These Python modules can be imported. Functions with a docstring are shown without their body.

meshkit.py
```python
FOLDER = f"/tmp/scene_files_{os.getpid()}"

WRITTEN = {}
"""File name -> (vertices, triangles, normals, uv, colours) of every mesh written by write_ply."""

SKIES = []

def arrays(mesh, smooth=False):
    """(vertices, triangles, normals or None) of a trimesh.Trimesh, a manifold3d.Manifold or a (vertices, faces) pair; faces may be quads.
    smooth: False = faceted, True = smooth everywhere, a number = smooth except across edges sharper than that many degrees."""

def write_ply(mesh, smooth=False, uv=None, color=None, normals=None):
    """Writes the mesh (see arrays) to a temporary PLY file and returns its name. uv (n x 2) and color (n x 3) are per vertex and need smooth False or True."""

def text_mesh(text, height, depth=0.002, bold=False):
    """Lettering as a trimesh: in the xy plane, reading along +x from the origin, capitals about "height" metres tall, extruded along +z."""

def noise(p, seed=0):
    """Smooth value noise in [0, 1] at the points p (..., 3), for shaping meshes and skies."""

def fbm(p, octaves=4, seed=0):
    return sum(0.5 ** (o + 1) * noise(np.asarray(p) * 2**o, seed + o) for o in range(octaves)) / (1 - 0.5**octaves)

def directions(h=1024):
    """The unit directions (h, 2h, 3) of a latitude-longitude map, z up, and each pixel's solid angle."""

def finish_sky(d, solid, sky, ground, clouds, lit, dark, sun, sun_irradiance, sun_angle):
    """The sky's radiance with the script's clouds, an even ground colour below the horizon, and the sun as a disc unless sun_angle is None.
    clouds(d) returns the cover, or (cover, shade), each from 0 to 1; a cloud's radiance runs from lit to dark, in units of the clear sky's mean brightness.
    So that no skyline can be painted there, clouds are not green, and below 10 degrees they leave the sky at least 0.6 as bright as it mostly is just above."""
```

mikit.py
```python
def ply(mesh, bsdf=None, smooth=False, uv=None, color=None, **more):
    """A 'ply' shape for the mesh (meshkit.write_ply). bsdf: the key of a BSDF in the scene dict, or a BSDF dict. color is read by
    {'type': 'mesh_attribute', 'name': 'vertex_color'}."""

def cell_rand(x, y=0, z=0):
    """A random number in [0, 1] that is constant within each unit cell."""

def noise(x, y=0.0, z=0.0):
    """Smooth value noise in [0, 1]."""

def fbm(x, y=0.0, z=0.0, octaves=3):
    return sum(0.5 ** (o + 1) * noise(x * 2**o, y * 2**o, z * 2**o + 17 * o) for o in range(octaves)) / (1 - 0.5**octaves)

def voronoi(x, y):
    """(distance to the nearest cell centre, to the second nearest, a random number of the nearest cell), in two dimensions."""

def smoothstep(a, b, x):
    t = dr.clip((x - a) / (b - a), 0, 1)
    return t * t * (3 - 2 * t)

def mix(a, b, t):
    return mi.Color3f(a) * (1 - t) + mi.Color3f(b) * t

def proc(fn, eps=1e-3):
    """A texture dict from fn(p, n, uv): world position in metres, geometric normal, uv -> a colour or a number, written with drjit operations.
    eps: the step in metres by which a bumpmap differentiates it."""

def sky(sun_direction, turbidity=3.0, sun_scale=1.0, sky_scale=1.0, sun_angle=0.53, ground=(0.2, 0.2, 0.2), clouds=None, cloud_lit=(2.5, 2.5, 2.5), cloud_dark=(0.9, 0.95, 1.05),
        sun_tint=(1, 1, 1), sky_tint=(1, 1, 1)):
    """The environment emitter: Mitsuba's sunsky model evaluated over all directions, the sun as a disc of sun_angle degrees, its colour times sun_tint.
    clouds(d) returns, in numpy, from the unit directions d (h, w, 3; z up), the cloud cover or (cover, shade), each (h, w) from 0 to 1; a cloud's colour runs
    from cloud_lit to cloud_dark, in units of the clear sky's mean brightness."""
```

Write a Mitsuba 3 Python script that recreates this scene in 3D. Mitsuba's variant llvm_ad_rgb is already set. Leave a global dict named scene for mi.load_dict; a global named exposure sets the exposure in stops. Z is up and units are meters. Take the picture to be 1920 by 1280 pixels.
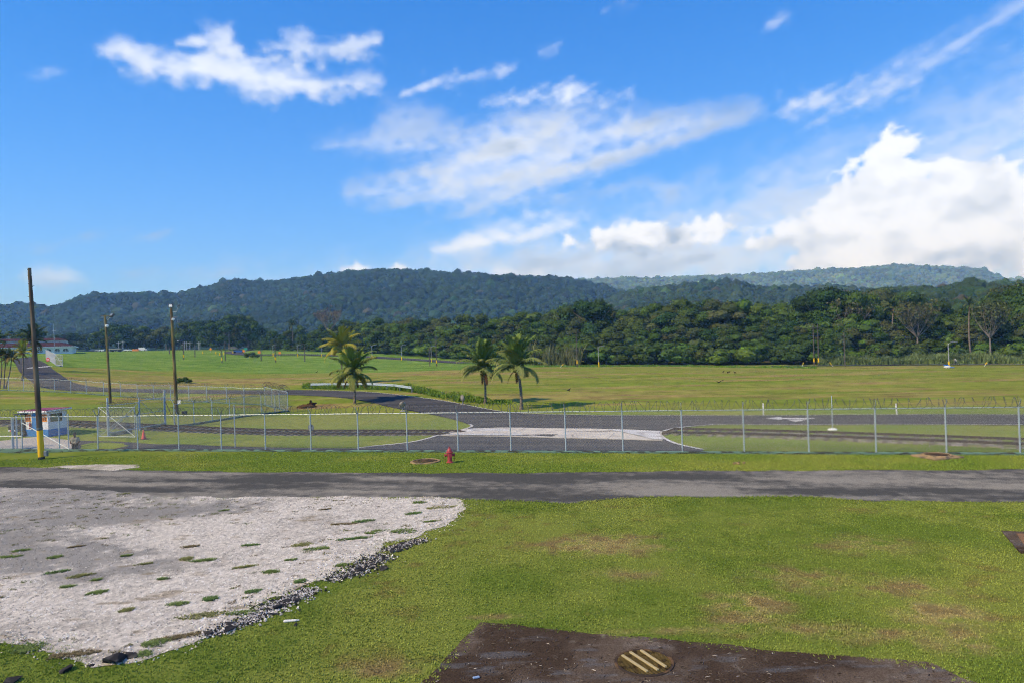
import math, random
import numpy as np, trimesh, drjit as dr, mitsuba as mi
import mikit, meshkit
from scipy.interpolate import RBFInterpolator
from shapely.geometry import Polygon, Point, LineString, MultiPoint
import shapely
T = mi.ScalarTransform4f
rng = np.random.default_rng(7)
random.seed(7)
scene, labels = {}, {}

# ------------------------------------------------------------------ camera, sky, exposure
H_EYE, F_PX, ROLL, PITCH = 5.8, 1280.0, math.radians(1.9), math.radians(0.45)
fwd = np.array([0, math.cos(PITCH), math.sin(PITCH)])
up0 = np.array([0, -math.sin(PITCH), math.cos(PITCH)])
right0 = np.array([1.0, 0, 0])
cam_up = up0 * math.cos(ROLL) + right0 * math.sin(ROLL)
cam_right = right0 * math.cos(ROLL) - up0 * math.sin(ROLL)
EYE = np.array([0, 0, H_EYE])
HAZE = 0.00013
scene['camera'] = {'type': 'perspective', 'fov': math.degrees(2 * math.atan(960 / F_PX)), 'fov_axis': 'x', 'near_clip': 0.1, 'far_clip': 30000.0,
                   'to_world': T().look_at(origin=EYE.tolist(), target=(EYE + fwd).tolist(), up=cam_up.tolist()), 'medium': {'type': 'ref', 'id': 'air'}}
exposure = 1.56
SUN = (-0.66, -0.42, 0.72)

def sd_poly(x, y, pts):
    """signed distance (degrees), positive inside"""
    pts = np.asarray(pts, float)
    d2 = np.full(x.shape, 1e9); inside = np.zeros(x.shape, bool)
    for (x0, y0), (x1, y1) in zip(pts, np.roll(pts, -1, 0)):
        ex, ey = x1 - x0, y1 - y0
        t = np.clip(((x - x0) * ex + (y - y0) * ey) / (ex * ex + ey * ey + 1e-12), 0, 1)
        d2 = np.minimum(d2, (x - x0 - t * ex) ** 2 + (y - y0 - t * ey) ** 2)
        c = (y0 > y) != (y1 > y)
        inside ^= c & (x < ex * (y - y0) / (ey if abs(ey) > 1e-12 else 1e-12) + x0)
    return np.where(inside, 1, -1) * np.sqrt(d2)

def sstep(a, b, x):
    t = np.clip((x - a) / (b - a), 0, 1)
    return t * t * (3 - 2 * t)

# kind of cloud, density, edge softness, edge noise, shade, outline in degrees of azimuth and elevation
CLOUDS = [
    ('veil', 0.7, 2.6, 5, 0.3, [(-27.19, 4.45), (-9.11, 7.13), (-2.39, 9.4), (11.0, 11.16), (23.35, 13.81), (30.55, 15.47), (37.42, 16.89), (48.91, 18.58), (52.06, 0.98)]),
    ('veil', 0.33, 2.0, 3, 0.35, [(2.04, 7.95), (10.94, 9.68), (23.29, 12.25), (37.34, 14.59), (46.8, 16.31), (50.31, 1.11), (1.94, 4.85)]),
    ('veil', 0.95, 1.0, 3.2, 0.5, [(-13.24, 12.8), (-10.2, 13.84), (-6.64, 15.44), (-4.34, 17.49), (0.18, 18.82), (6.89, 18.9), (13.39, 17.95), (20.38, 17.51), (16.68, 16.21), (11.14, 15.13), (7.59, 13.72), (2.19, 12.08), (-4.56, 11.4), (-10.25, 12.29)]),
    ('veil', 0.5, 0.9, 3, 0.5, [(-11.38, 17.22), (-9.12, 19.87), (-6.49, 19.71), (-4.33, 17.9), (-8.39, 15.85), (-11.42, 16.01)]),
    ('veil', 0.97, 0.5, 1.6, 0.05, [(-5.55, 8.16), (-2.39, 9.49), (2.14, 10.65), (6.58, 10.28), (2.09, 9.26), (-2.42, 8.44), (-5.56, 7.81)]),
    ('soft', 0.92, 0.75, 2.4, 0.25, [(-30.67, 21.54), (-28.8, 22.05), (-26.72, 21.54), (-24.51, 22.25), (-22.25, 22.24), (-20.31, 22.16), (-17.52, 21.82), (-15.06, 21.32), (-11.24, 21.36), (-10.6, 21.07), (-13.41, 20.57), (-18.4, 19.73), (-20.39, 19.72), (-22.32, 20.21), (-25.32, 19.88), (-27.81, 20.27), (-29.17, 21.18)]),
    ('soft', 0.75, 0.6, 2.6, 0.25, [(-25.6, 22.67), (-24.1, 23.63), (-21.82, 23.64), (-21.07, 22.87), (-23.02, 22.15), (-25.26, 22.02)]),
    ('soft', 0.72, 0.6, 2.8, 0.3, [(-19.49, 23.25), (-16.62, 24.37), (-14.13, 23.98), (-12.43, 24.15), (-10.71, 24.01), (-13.32, 23.0), (-16.68, 22.48), (-19.91, 22.42)]),
    ('wisp', 0.7, 0.5, 2.6, 0.1, [(-8.22, 20.67), (-6.42, 21.47), (-3.74, 21.86), (0.77, 22.47), (-0.14, 22.03), (-3.77, 21.08), (-6.9, 20.61)]),
    ('wisp', 0.85, 0.5, 2.4, 0.1, [(-2.02, 19.88), (2.48, 20.22), (5.63, 20.76), (7.83, 20.14), (10.87, 19.65), (6.92, 19.49), (5.57, 19.26), (0.67, 19.81)]),
    ('wisp', 0.48, 1.0, 3.2, 0.1, [(22.33, 17.6), (27.2, 18.44), (30.7, 19.49), (35.49, 20.32), (38.7, 21.29), (38.64, 19.76), (35.45, 19.2), (30.65, 18.11), (25.7, 17.06)]),
    ('wisp', 0.75, 0.9, 4, 0.3, [(22.72, 17.73), (27.19, 18.08), (32.27, 17.42), (30.6, 16.71), (26.41, 16.57), (23.45, 16.68)]),
    ('wisp', 0.6, 0.5, 2, 0.1, [(8.92, 25.5), (9.83, 26.14), (10.92, 26.24), (10.01, 25.4)]),
    ('wisp', 0.5, 0.5, 2, 0.1, [(3.05, 23.22), (4.63, 23.74), (4.4, 23.38)]),
    ('wisp', 0.5, 0.5, 2, 0.1, [(21.59, 23.47), (22.38, 23.82), (22.75, 23.27), (22.16, 23.09)]),
    ('wisp', 0.6, 0.5, 2, 0.1, [(-34.84, 19.05), (-33.76, 19.51), (-32.83, 19.43), (-33.62, 18.83)]),
    ('wisp', 0.6, 0.45, 1.5, 0.9, [(-32.45, 8.97), (-26.7, 9.5), (-27.07, 8.98), (-32.15, 8.54)]),
    ('wisp', 0.5, 0.4, 1.5, 0.9, [(-38.41, 7.88), (-33.1, 8.49), (-33.74, 7.94), (-38.41, 7.53)]),
    ('wisp', 0.6, 0.4, 1.5, 0.9, [(-29.57, 6.18), (-24.22, 6.68), (-19.99, 6.73), (-21.18, 6.26), (-27.15, 5.95)]),
    ('soft', 0.6, 0.5, 1.5, 0.5, [(-34.94, 5.85), (-34.08, 6.24), (-33.0, 6.2), (-32.21, 5.7), (-33.48, 5.48), (-34.83, 5.56)]),
    ('cumulus', 0.9, 0.25, 1.2, 0.25, [(-13.85, 6.87), (-12.78, 7.16), (-11.72, 6.72), (-11.74, 6.29), (-13.87, 6.31)]),
    ('cumulus', 0.9, 0.25, 1.2, 0.25, [(-9.77, 6.92), (-8.67, 7.12), (-7.81, 6.67), (-7.82, 6.23), (-9.79, 6.26)]),
    ('cumulus', 0.7, 0.3, 1.2, 0.3, [(-1.15, 6.29), (2.45, 6.61), (2.41, 5.64), (-1.17, 5.76)]),
    ('veil', 0.55, 0.8, 2, 0.75, [(-4.23, 7.7), (6.52, 8.41), (15.15, 8.11), (23.11, 7.05), (23.01, 4.2), (-2.51, 5.66)]),
    ('cumulus', 0.97, 0.35, 2.2, 0.75, [(4.74, 8.5), (6.1, 9.17), (7.86, 9.0), (10.07, 9.52), (12.66, 9.47), (15.2, 9.71), (18.08, 9.39), (19.06, 8.64), (16.39, 8.02), (12.6, 7.77), (7.39, 8.06)]),
    ('cumulus', 0.95, 0.35, 2.2, 0.5, [(19.82, 7.54), (21.22, 8.12), (22.79, 8.79), (23.91, 8.43), (23.68, 7.21), (21.57, 6.86)]),
    ('cumulus', 0.99, 0.3, 2.8, 0.5, [(23.03, 4.81), (23.29, 6.63), (23.72, 8.41), (24.33, 9.75), (25.86, 11.14), (27.15, 12.13), (27.73, 13.37), (28.98, 14.18), (30.49, 13.7), (31.62, 12.74), (31.58, 11.54), (32.72, 12.01), (34.59, 11.97), (36.08, 11.42), (36.48, 10.3), (37.45, 9.1), (38.22, 6.89), (38.94, 3.51)]),
    ('veil', 0.6, 1.0, 3, 0.4, [(36.62, 10.28), (42.06, 11.89), (48.75, 13.14), (48.41, 1.26), (36.41, 3.56)]),
    ('veil', 0.6, 0.9, 3, 0.3, [(-15.21, 16.81), (-11.82, 16.93), (-6.59, 16.76), (-6.62, 16.06), (-11.85, 16.2), (-15.22, 16.49)]),
    ('veil', 0.5, 0.8, 3, 0.6, [(8.87, 12.79), (12.34, 12.75), (15.72, 12.58), (13.59, 11.81), (9.71, 11.8)]),
]


def clouds(d):
    h, w = d.shape[:2]
    az = np.degrees(np.arctan2(d[..., 0], d[..., 1])); el = np.degrees(np.arcsin(np.clip(d[..., 2], -1, 1)))
    cover = np.zeros((h, w)); shade = np.zeros((h, w))
    def field(fx, fy, tilt, seed, oct=6):
        c, s = math.cos(math.radians(tilt)), math.sin(math.radians(tilt))
        return meshkit.fbm(np.stack([(az * c + el * s) * fx + seed * 3.1, (el * c - az * s) * fy, 0 * az], -1), oct, seed) - 0.5
    puff = field(0.42, 0.6, 0, 3, 7); fine = field(1.1, 1.6, 5, 12, 6); fibre = field(0.17, 0.95, 12, 23, 7); streak = field(0.14, 1.5, 22, 31, 7); big = field(0.16, 0.28, 8, 47, 4); tuft = np.abs(field(0.5, 0.9, 8, 55, 6))
    bill = 0.5 - np.abs(2 * (meshkit.fbm(np.stack([az * 0.50, el * 0.56, 0 * az], -1), 6, 61) - 0.5)) * 1.8
    # pale air near the horizon
    hz = np.where(el > 0, 0.55 * np.exp(-np.maximum(el, 0) / 9.0) + 0.06 * np.exp(-np.maximum(el, 0) / 22.0), 0)
    cover[:] = hz; shade[:] = 0.45
    for kind, dens, soft, amp, sh, pts in CLOUDS:
        pts = np.asarray(pts, float)
        m = (az > pts[:, 0].min() - 8) & (az < pts[:, 0].max() + 8) & (el > pts[:, 1].min() - 6) & (el < pts[:, 1].max() + 6)
        A, E = az[m], el[m]
        g = np.clip((pts[:, 1].max() - E) / (np.ptp(pts[:, 1]) + 1e-6), 0, 1)
        if kind == 'cumulus':
            s = sd_poly(A + 1.2 * big[m], E + 0.8 * puff[m], pts) + amp * (bill[m] * 0.5 + 0.30 * fine[m])
            c = sstep(-soft, soft, s) * dens
            sv = np.clip(sh * (g ** 1.6 + 2.6 * (puff[m] - 0.35 * bill[m]) * (0.35 + g)), 0, 1)
        elif kind == 'soft':
            s = sd_poly(A + 1.0 * big[m], E + 0.5 * fine[m], pts) + amp * (0.8 * puff[m] + 0.6 * fine[m] - 0.5 * tuft[m])
            c = sstep(-soft * 0.8, soft * 2.0, s + 0.45) * dens
            sv = np.clip(sh * (0.3 + 0.9 * g + 2.0 * puff[m]), 0, 1)
        elif kind == 'wisp':
            s = sd_poly(A + 2.0 * big[m], E + 0.8 * fibre[m], pts) + amp * (0.6 * streak[m] + 0.4 * fine[m])
            c = sstep(-soft, soft * 2.2, s) * dens * np.clip(0.50 + 1.7 * streak[m] + 1.0 * fine[m], 0, 1)
            sv = np.full(c.shape, sh)
        else:
            s = sd_poly(A + 2.5 * big[m], E + 0.9 * fibre[m], pts) + amp * (0.5 * fibre[m] + 0.45 * puff[m] + 0.3 * fine[m])
            c = sstep(-soft, soft * 2.4, s + .3) * dens * np.clip(0.76 + 1.3 * fibre[m] + 0.8 * puff[m] + 0.6 * fine[m], 0, 1)
            sv = np.clip(sh * (0.7 + 2.2 * fibre[m] + 1.6 * puff[m]), 0, 1)
        old = cover[m]
        new = old + (1 - old) * c
        shade[m] = (shade[m] * old * (1 - c) + sv * c) / np.maximum(new, 1e-4)
        cover[m] = new
    # the sky goes on the same way where the photograph does not look: scattered clouds
    out = (np.abs(az) > 50) | (el > 38)
    f = meshkit.fbm(np.stack([d[..., 0] * 5, d[..., 1] * 5, d[..., 2] * 9], -1) + 5.0, 6, 91)
    co = sstep(0.54, 0.72, f) * 0.8 * sstep(46, 62, np.maximum(np.abs(az), el + 22))
    cover = np.maximum(cover, np.where(out, co, 0))
    return cover, np.clip(shade, 0, 1)

scene['sky'] = mikit.sky(SUN, turbidity=3, sun_scale=1.06, sun_angle=2.0, sky_tint=(0.07, 1.14, 2.4), sun_tint=(1.04, 1.0, 0.82), clouds=clouds,
                         cloud_lit=(2.75, 2.95, 3.35), cloud_dark=(1.15, 1.45, 1.95), ground=(0.12, 0.16, 0.07))

# ------------------------------------------------------------------ small helpers
def num(key):
    if key not in taken: taken.add(key); return key
    i = 1
    while f'{key}_{i:03d}' in taken: i += 1
    key = f'{key}_{i:03d}'; taken.add(key); return key
taken = set()

def tag(key, label=None, cat=None, group=None, kind=None):
    d = labels.setdefault(key, {})
    for k, v in (('label', label), ('category', cat), ('group', group), ('kind', kind)):
        if v: d[k] = v
    return key

def thing(name, label, cat, group=None):
    return tag(num(name), label, cat, group)

def put(parent, name, mesh, bsdf, smooth=False, color=None, kind=None, label=None, to_world=None):
    """one entry: a part of parent, or a top-level thing when parent is None (name must then be a fresh key)"""
    key = num(f'{parent}__{name}') if parent else name
    d = mesh if isinstance(mesh, dict) else mikit.ply(mesh, bsdf, smooth=smooth, color=color)
    d = dict(d)
    if isinstance(mesh, dict) and bsdf: d['bsdf'] = {'type': 'ref', 'id': bsdf}
    if to_world is not None: d['to_world'] = to_world
    scene[key] = d
    if kind or label: tag(key, label=label, kind=kind)
    return key

def rgb(r, g, b): return {'type': 'rgb', 'value': [r, g, b]}
def diffuse(key, c): scene[key] = {'type': 'twosided', 'b': {'type': 'diffuse', 'reflectance': rgb(*c) if not isinstance(c, dict) else c}}; return key
def plastic(key, c, rough=0.5, metal=0.0, spec=0.5):
    scene[key] = {'type': 'twosided', 'b': {'type': 'principled', 'base_color': rgb(*c) if not isinstance(c, dict) else c, 'roughness': rough, 'metallic': metal, 'specular': spec}}; return key
VC = {'type': 'mesh_attribute', 'name': 'vertex_color'}
diffuse('painted_vertices', VC)

class MB:
    """collects boxes, bars and tubes into one mesh"""
    def __init__(s): s.v, s.f, s.n = [], [], 0
    def add(s, v, f):
        v = np.asarray(v, float); f = np.asarray(f, int)
        if f.shape[1] == 4: f = np.vstack([f[:, [0, 1, 2]], f[:, [0, 2, 3]]])
        s.v.append(v); s.f.append(f + s.n); s.n += len(v); return s
    def mesh(s, m): return s.add(m.vertices, m.faces)
    def box(s, c, size, R=None, bevel=0.0):
        hx, hy, hz = np.asarray(size, float) / 2
        if bevel > 0:
            pts = np.array([[a * (hx - bevel * (i != 0)), b * (hy - bevel * (i != 1)), cc * (hz - bevel * (i != 2))] for a in (-1, 1) for b in (-1, 1) for cc in (-1, 1) for i in range(3)])
            m = trimesh.convex.convex_hull(pts); v, f = np.array(m.vertices), np.array(m.faces)
        else:
            v = np.array([[a * hx, b * hy, cc * hz] for a in (-1, 1) for b in (-1, 1) for cc in (-1, 1)])
            f = np.array([[0, 1, 3, 2], [4, 6, 7, 5], [0, 4, 5, 1], [2, 3, 7, 6], [0, 2, 6, 4], [1, 5, 7, 3]])
        if R is not None: v = v @ np.asarray(R).T
        return s.add(v + np.asarray(c, float), f)
    def tube(s, pts, r, sides=6, caps=True):
        v, f = tube(pts, r, sides, caps); return s.add(v, f)
    def out(s):
        return np.vstack(s.v), np.vstack(s.f)

def tube(pts, r, sides=6, caps=True):
    p = np.asarray(pts, float); n = len(p); r = np.broadcast_to(np.asarray(r, float), (n,))
    t = np.gradient(p, axis=0); t /= np.linalg.norm(t, axis=1, keepdims=True) + 1e-12
    ref = np.where(np.abs(t[:, 2:]) < 0.95, [[0, 0, 1.0]], [[1.0, 0, 0]])
    a = np.cross(t, ref); a /= np.linalg.norm(a, axis=1, keepdims=True) + 1e-12
    for i in range(1, n):
        if (a[i] * a[i - 1]).sum() < 0: a[i] *= -1
    b = np.cross(t, a); ang = np.arange(sides) * 2 * np.pi / sides
    v = p[:, None] + r[:, None, None] * (np.cos(ang)[None, :, None] * a[:, None] + np.sin(ang)[None, :, None] * b[:, None])
    i, j = np.meshgrid(np.arange(n - 1), np.arange(sides), indexing='ij')
    q = np.stack([i * sides + j, i * sides + (j + 1) % sides, (i + 1) * sides + (j + 1) % sides, (i + 1) * sides + j], -1).reshape(-1, 4)
    f = np.vstack([q[:, [0, 1, 2]], q[:, [0, 2, 3]]]); v = v.reshape(-1, 3)
    if caps:
        k = len(v); v = np.vstack([v, p[:1], p[-1:]])
        jj = np.arange(sides); e = (n - 1) * sides
        f = np.vstack([f, np.stack([(jj + 1) % sides, jj, jj * 0 + k], 1), np.stack([e + jj, e + (jj + 1) % sides, jj * 0 + k + 1], 1)])
    return v, f

def lathe(profile, sides=20):
    """revolve (radius, z) pairs about z"""
    pr = np.asarray(profile, float); n = len(pr); a = np.arange(sides) * 2 * np.pi / sides
    v = np.stack([pr[:, None, 0] * np.cos(a), pr[:, None, 0] * np.sin(a), np.broadcast_to(pr[:, None, 1], (n, sides))], -1).reshape(-1, 3)
    i, j = np.meshgrid(np.arange(n - 1), np.arange(sides), indexing='ij')
    q = np.stack([i * sides + j, i * sides + (j + 1) % sides, (i + 1) * sides + (j + 1) % sides, (i + 1) * sides + j], -1).reshape(-1, 4)
    return v, np.vstack([q[:, [0, 1, 2]], q[:, [0, 2, 3]]])

def rotz(a): c, s = math.cos(a), math.sin(a); return np.array([[c, -s, 0], [s, c, 0], [0, 0, 1.0]])
def rotx(a): c, s = math.cos(a), math.sin(a); return np.array([[1, 0, 0], [0, c, -s], [0, s, c.real]])
def roty(a): c, s = math.cos(a), math.sin(a); return np.array([[c, 0, s], [0, 1, 0], [-s, 0, c]])
def frame(u, axis_up=(0, 0, 1)):
    """rotation whose x axis is u and z axis near up"""
    u = np.asarray(u, float) / np.linalg.norm(u); y = np.cross(axis_up, u); y /= np.linalg.norm(y)
    return np.stack([u, y, np.cross(u, y)], 1)
def place(loc, rz=0.0, s=1.0): return T().translate([float(x) for x in loc]).rotate([0, 0, 1], math.degrees(rz)).scale(s)

# ------------------------------------------------------------------ the lie of the land
def ray(u, v): return fwd + cam_right * ((u - 960) / F_PX) + cam_up * ((640 - v) / F_PX)
def at(u, v, dist):
    """the point seen at pixel (u, v) of the survey photograph at ground distance dist (metres along y)"""
    d = ray(u, v); return EYE + d * (dist / d[1])
SURVEY = [(0, 660, 300), (70, 661, 290), (136, 662, 290), (200, 660, 350), (300, 657, 400), (430, 658, 360), (500, 656, 340), (600, 660, 310), (750, 668, 280), (850, 676, 250), (1050, 683, 215),
          (1250, 685, 195), (1400, 686, 180), (1530, 688, 165), (1700, 688, 155), (1900, 684, 150), (517, 678, 250), (800, 695, 160), (300, 700, 170), (100, 690, 160), (40, 680, 172), (60, 700, 140),
          (16, 732, 111), (103, 734, 108), (257, 745, 103), (540, 770, 77), (305, 797, 60), (700, 735, 92), (860, 745, 82), (975, 766, 68), (1100, 772, 63), (1300, 772, 60), (1700, 770, 56), (1900, 768, 54),
          (1000, 730, 95), (1400, 730, 88), (1800, 725, 85), (1200, 705, 125), (1600, 702, 118), (150, 765, 72), (400, 780, 68), (30, 800, 57)]
ctrl = [at(*s) for s in SURVEY]
ctrl += [np.array([x, y, 0.0]) for y in (-10, 10, 25, 36, 42) for x in (-70, -45, -20, 0, 20, 45, 70)]
ctrl += [np.array([x, y, -0.35]) for y in (46,) for x in (-20, 0, 20, 40)]
ctrl += [np.array(p, float) for p in ((-330, 520, 12), (-100, 540, 10), (150, 520, 4), (400, 520, 3), (-300, 150, 9), (-200, 100, 4), (200, 100, -1.5), (300, 200, -2), (300, 380, 0), (-120, 60, 1.5), (120, 60, -1), (0, 400, 6.5), (100, 330, 2.0))]
ctrl = np.array(ctrl)
_rbf = RBFInterpolator(ctrl[:, :2], ctrl[:, 2], kernel='thin_plate_spline', smoothing=0.6)
def axis(lo, hi, step, far_lo, far_hi):
    a = np.arange(lo, hi + 1e-6, step); up_, dn = [], []
    s, x = step, hi
    while x < far_hi: s *= 1.25; x += s; up_.append(x)
    s, x = step, lo
    while x > far_lo: s *= 1.25; x -= s; dn.append(x)
    return np.array(dn[::-1] + list(a) + up_)
GX, GY = axis(-330, 330, 2.0, -3600, 3600), axis(-20, 540, 2.0, -400, 3300)
GX, GY = np.unique(np.r_[GX, np.arange(-40, -20, 0.5)]), np.unique(np.r_[GY, np.arange(42, 52, 0.5)])
_gx, _gy = np.meshgrid(np.clip(GX, -330, 330), np.clip(GY, -20, 540))
GZ = _rbf(np.stack([_gx.ravel(), _gy.ravel()], 1)).reshape(_gx.shape)
GZ = GZ * sstep(43.0, 50.0, _gy + 0.22 * np.clip(_gx, -60, 60))       # the yard in front of and just behind the fence is level
GZ = GZ - 0.74 * np.exp(-((_gx + 29.5) / 4.0) ** 2 - ((_gy - 46.3) / 1.1) ** 2)      # a dip behind the fence where the guard stands
_off = np.maximum(np.maximum(np.abs(GX)[None, :] - 330, GY[:, None] - 540), 0)
GZ = GZ * np.exp(-_off / 900.0) + 2.0 * (1 - np.exp(-_off / 900.0))
def tz(x, y):
    """height of the ground sheet (its triangles) at x, y"""
    x = np.asarray(x, float); y = np.asarray(y, float)
    i = np.clip(np.searchsorted(GX, x) - 1, 0, len(GX) - 2); j = np.clip(np.searchsorted(GY, y) - 1, 0, len(GY) - 2)
    a = (x - GX[i]) / (GX[i + 1] - GX[i]); b = (y - GY[j]) / (GY[j + 1] - GY[j])
    z00, z10, z01, z11 = GZ[j, i], GZ[j, i + 1], GZ[j + 1, i], GZ[j + 1, i + 1]
    return np.where(a >= b, z00 + a * (z10 - z00) + b * (z11 - z10), z00 + b * (z01 - z00) + a * (z11 - z01))
def P(u, v, lift=0.0):
    """where the sight line of pixel (u, v) meets the ground"""
    d = ray(u, v); t = 5.0; prev = t
    ts = np.concatenate([np.arange(5, 130, 0.25), np.arange(130, 900, 1.0)])
    q = EYE[None] + d[None] * ts[:, None]
    below = np.nonzero(q[:, 2] < tz(q[:, 0], q[:, 1]) + lift)[0]
    if not len(below): k = len(ts) - 1; lo = hi = ts[k]
    else: k = below[0]; lo, hi = ts[max(k - 1, 0)], ts[k]
    for _ in range(30):
        m = (lo + hi) / 2; s = EYE + d * m
        if s[2] < tz(s[0], s[1]) + lift: hi = m
        else: lo = m
    s = EYE + d * hi; s[2] = float(tz(s[0], s[1])); return s
def G(x, y): return np.array([x, y, float(tz(x, y))])
def px(p):
    """survey pixel of a world point (only for checking)"""
    q = np.asarray(p, float) - EYE; zc = q @ fwd
    return 960 + F_PX * (q @ cam_right) / zc, 640 - F_PX * (q @ cam_up) / zc
def scale_at(p): return F_PX / ((np.asarray(p) - EYE) @ fwd)
# ------------------------------------------------------------------ ground materials
def fit(pxs, deg):
    q = np.array([P(*p) for p in pxs]); return np.polyfit(q[:, 0], q[:, 1], deg)
def poly(c, x):
    r = mi.Float(float(c[0]))
    for k in c[1:]: r = r * x + float(k)
    return r
MOW = fit([(150, 690), (230, 691), (330, 698), (450, 694), (640, 701), (740, 700), (850, 692), (960, 688), (1050, 685)], 3)   # where the mown field ends and the long green grass starts
FEN_A, FEN_B = (EYE - ray(*q) * (H_EYE / ray(*q)[2]) for q in ((184, 844.2), (1913, 852)))      # where the level yard meets the fence
FD = (FEN_B - FEN_A) / np.linalg.norm(FEN_B - FEN_A); FN = np.array([FD[1], -FD[0], 0.0])      # along the fence; towards the camera
def blob(x, y, c, rx, ry):
    return dr.exp(-dr.square((x - c[0]) / rx) - dr.square((y - c[1]) / ry))
DRY = [(P(1130, 1020), 2.6, 1.5, .8), (P(1210, 1025), 1.2, .8, .7), (P(1180, 1075), 1.8, .8, .6), (P(1400, 1130), 1.2, 1.0, .9), (P(1500, 1085), 2.0, 1.6, .6), (P(1620, 1020), 2.2, 1.4, .6), (P(1690, 1100), 1.8, 1.2, .6), (P(1760, 1150), 1.2, .9, .9), (P(1500, 1180), 2.5, .6, .6), (P(1650, 1190), 2.4, .6, .6), (P(1800, 1200), 1.5, 1.0, .7), (P(1400, 1160), 1.2, .5, .7), (P(700, 1255), 1.2, .5, .6), (P(950, 1155), 1.6, .3, .6), (P(1300, 1180), 3.0, .3, .6)]
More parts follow.
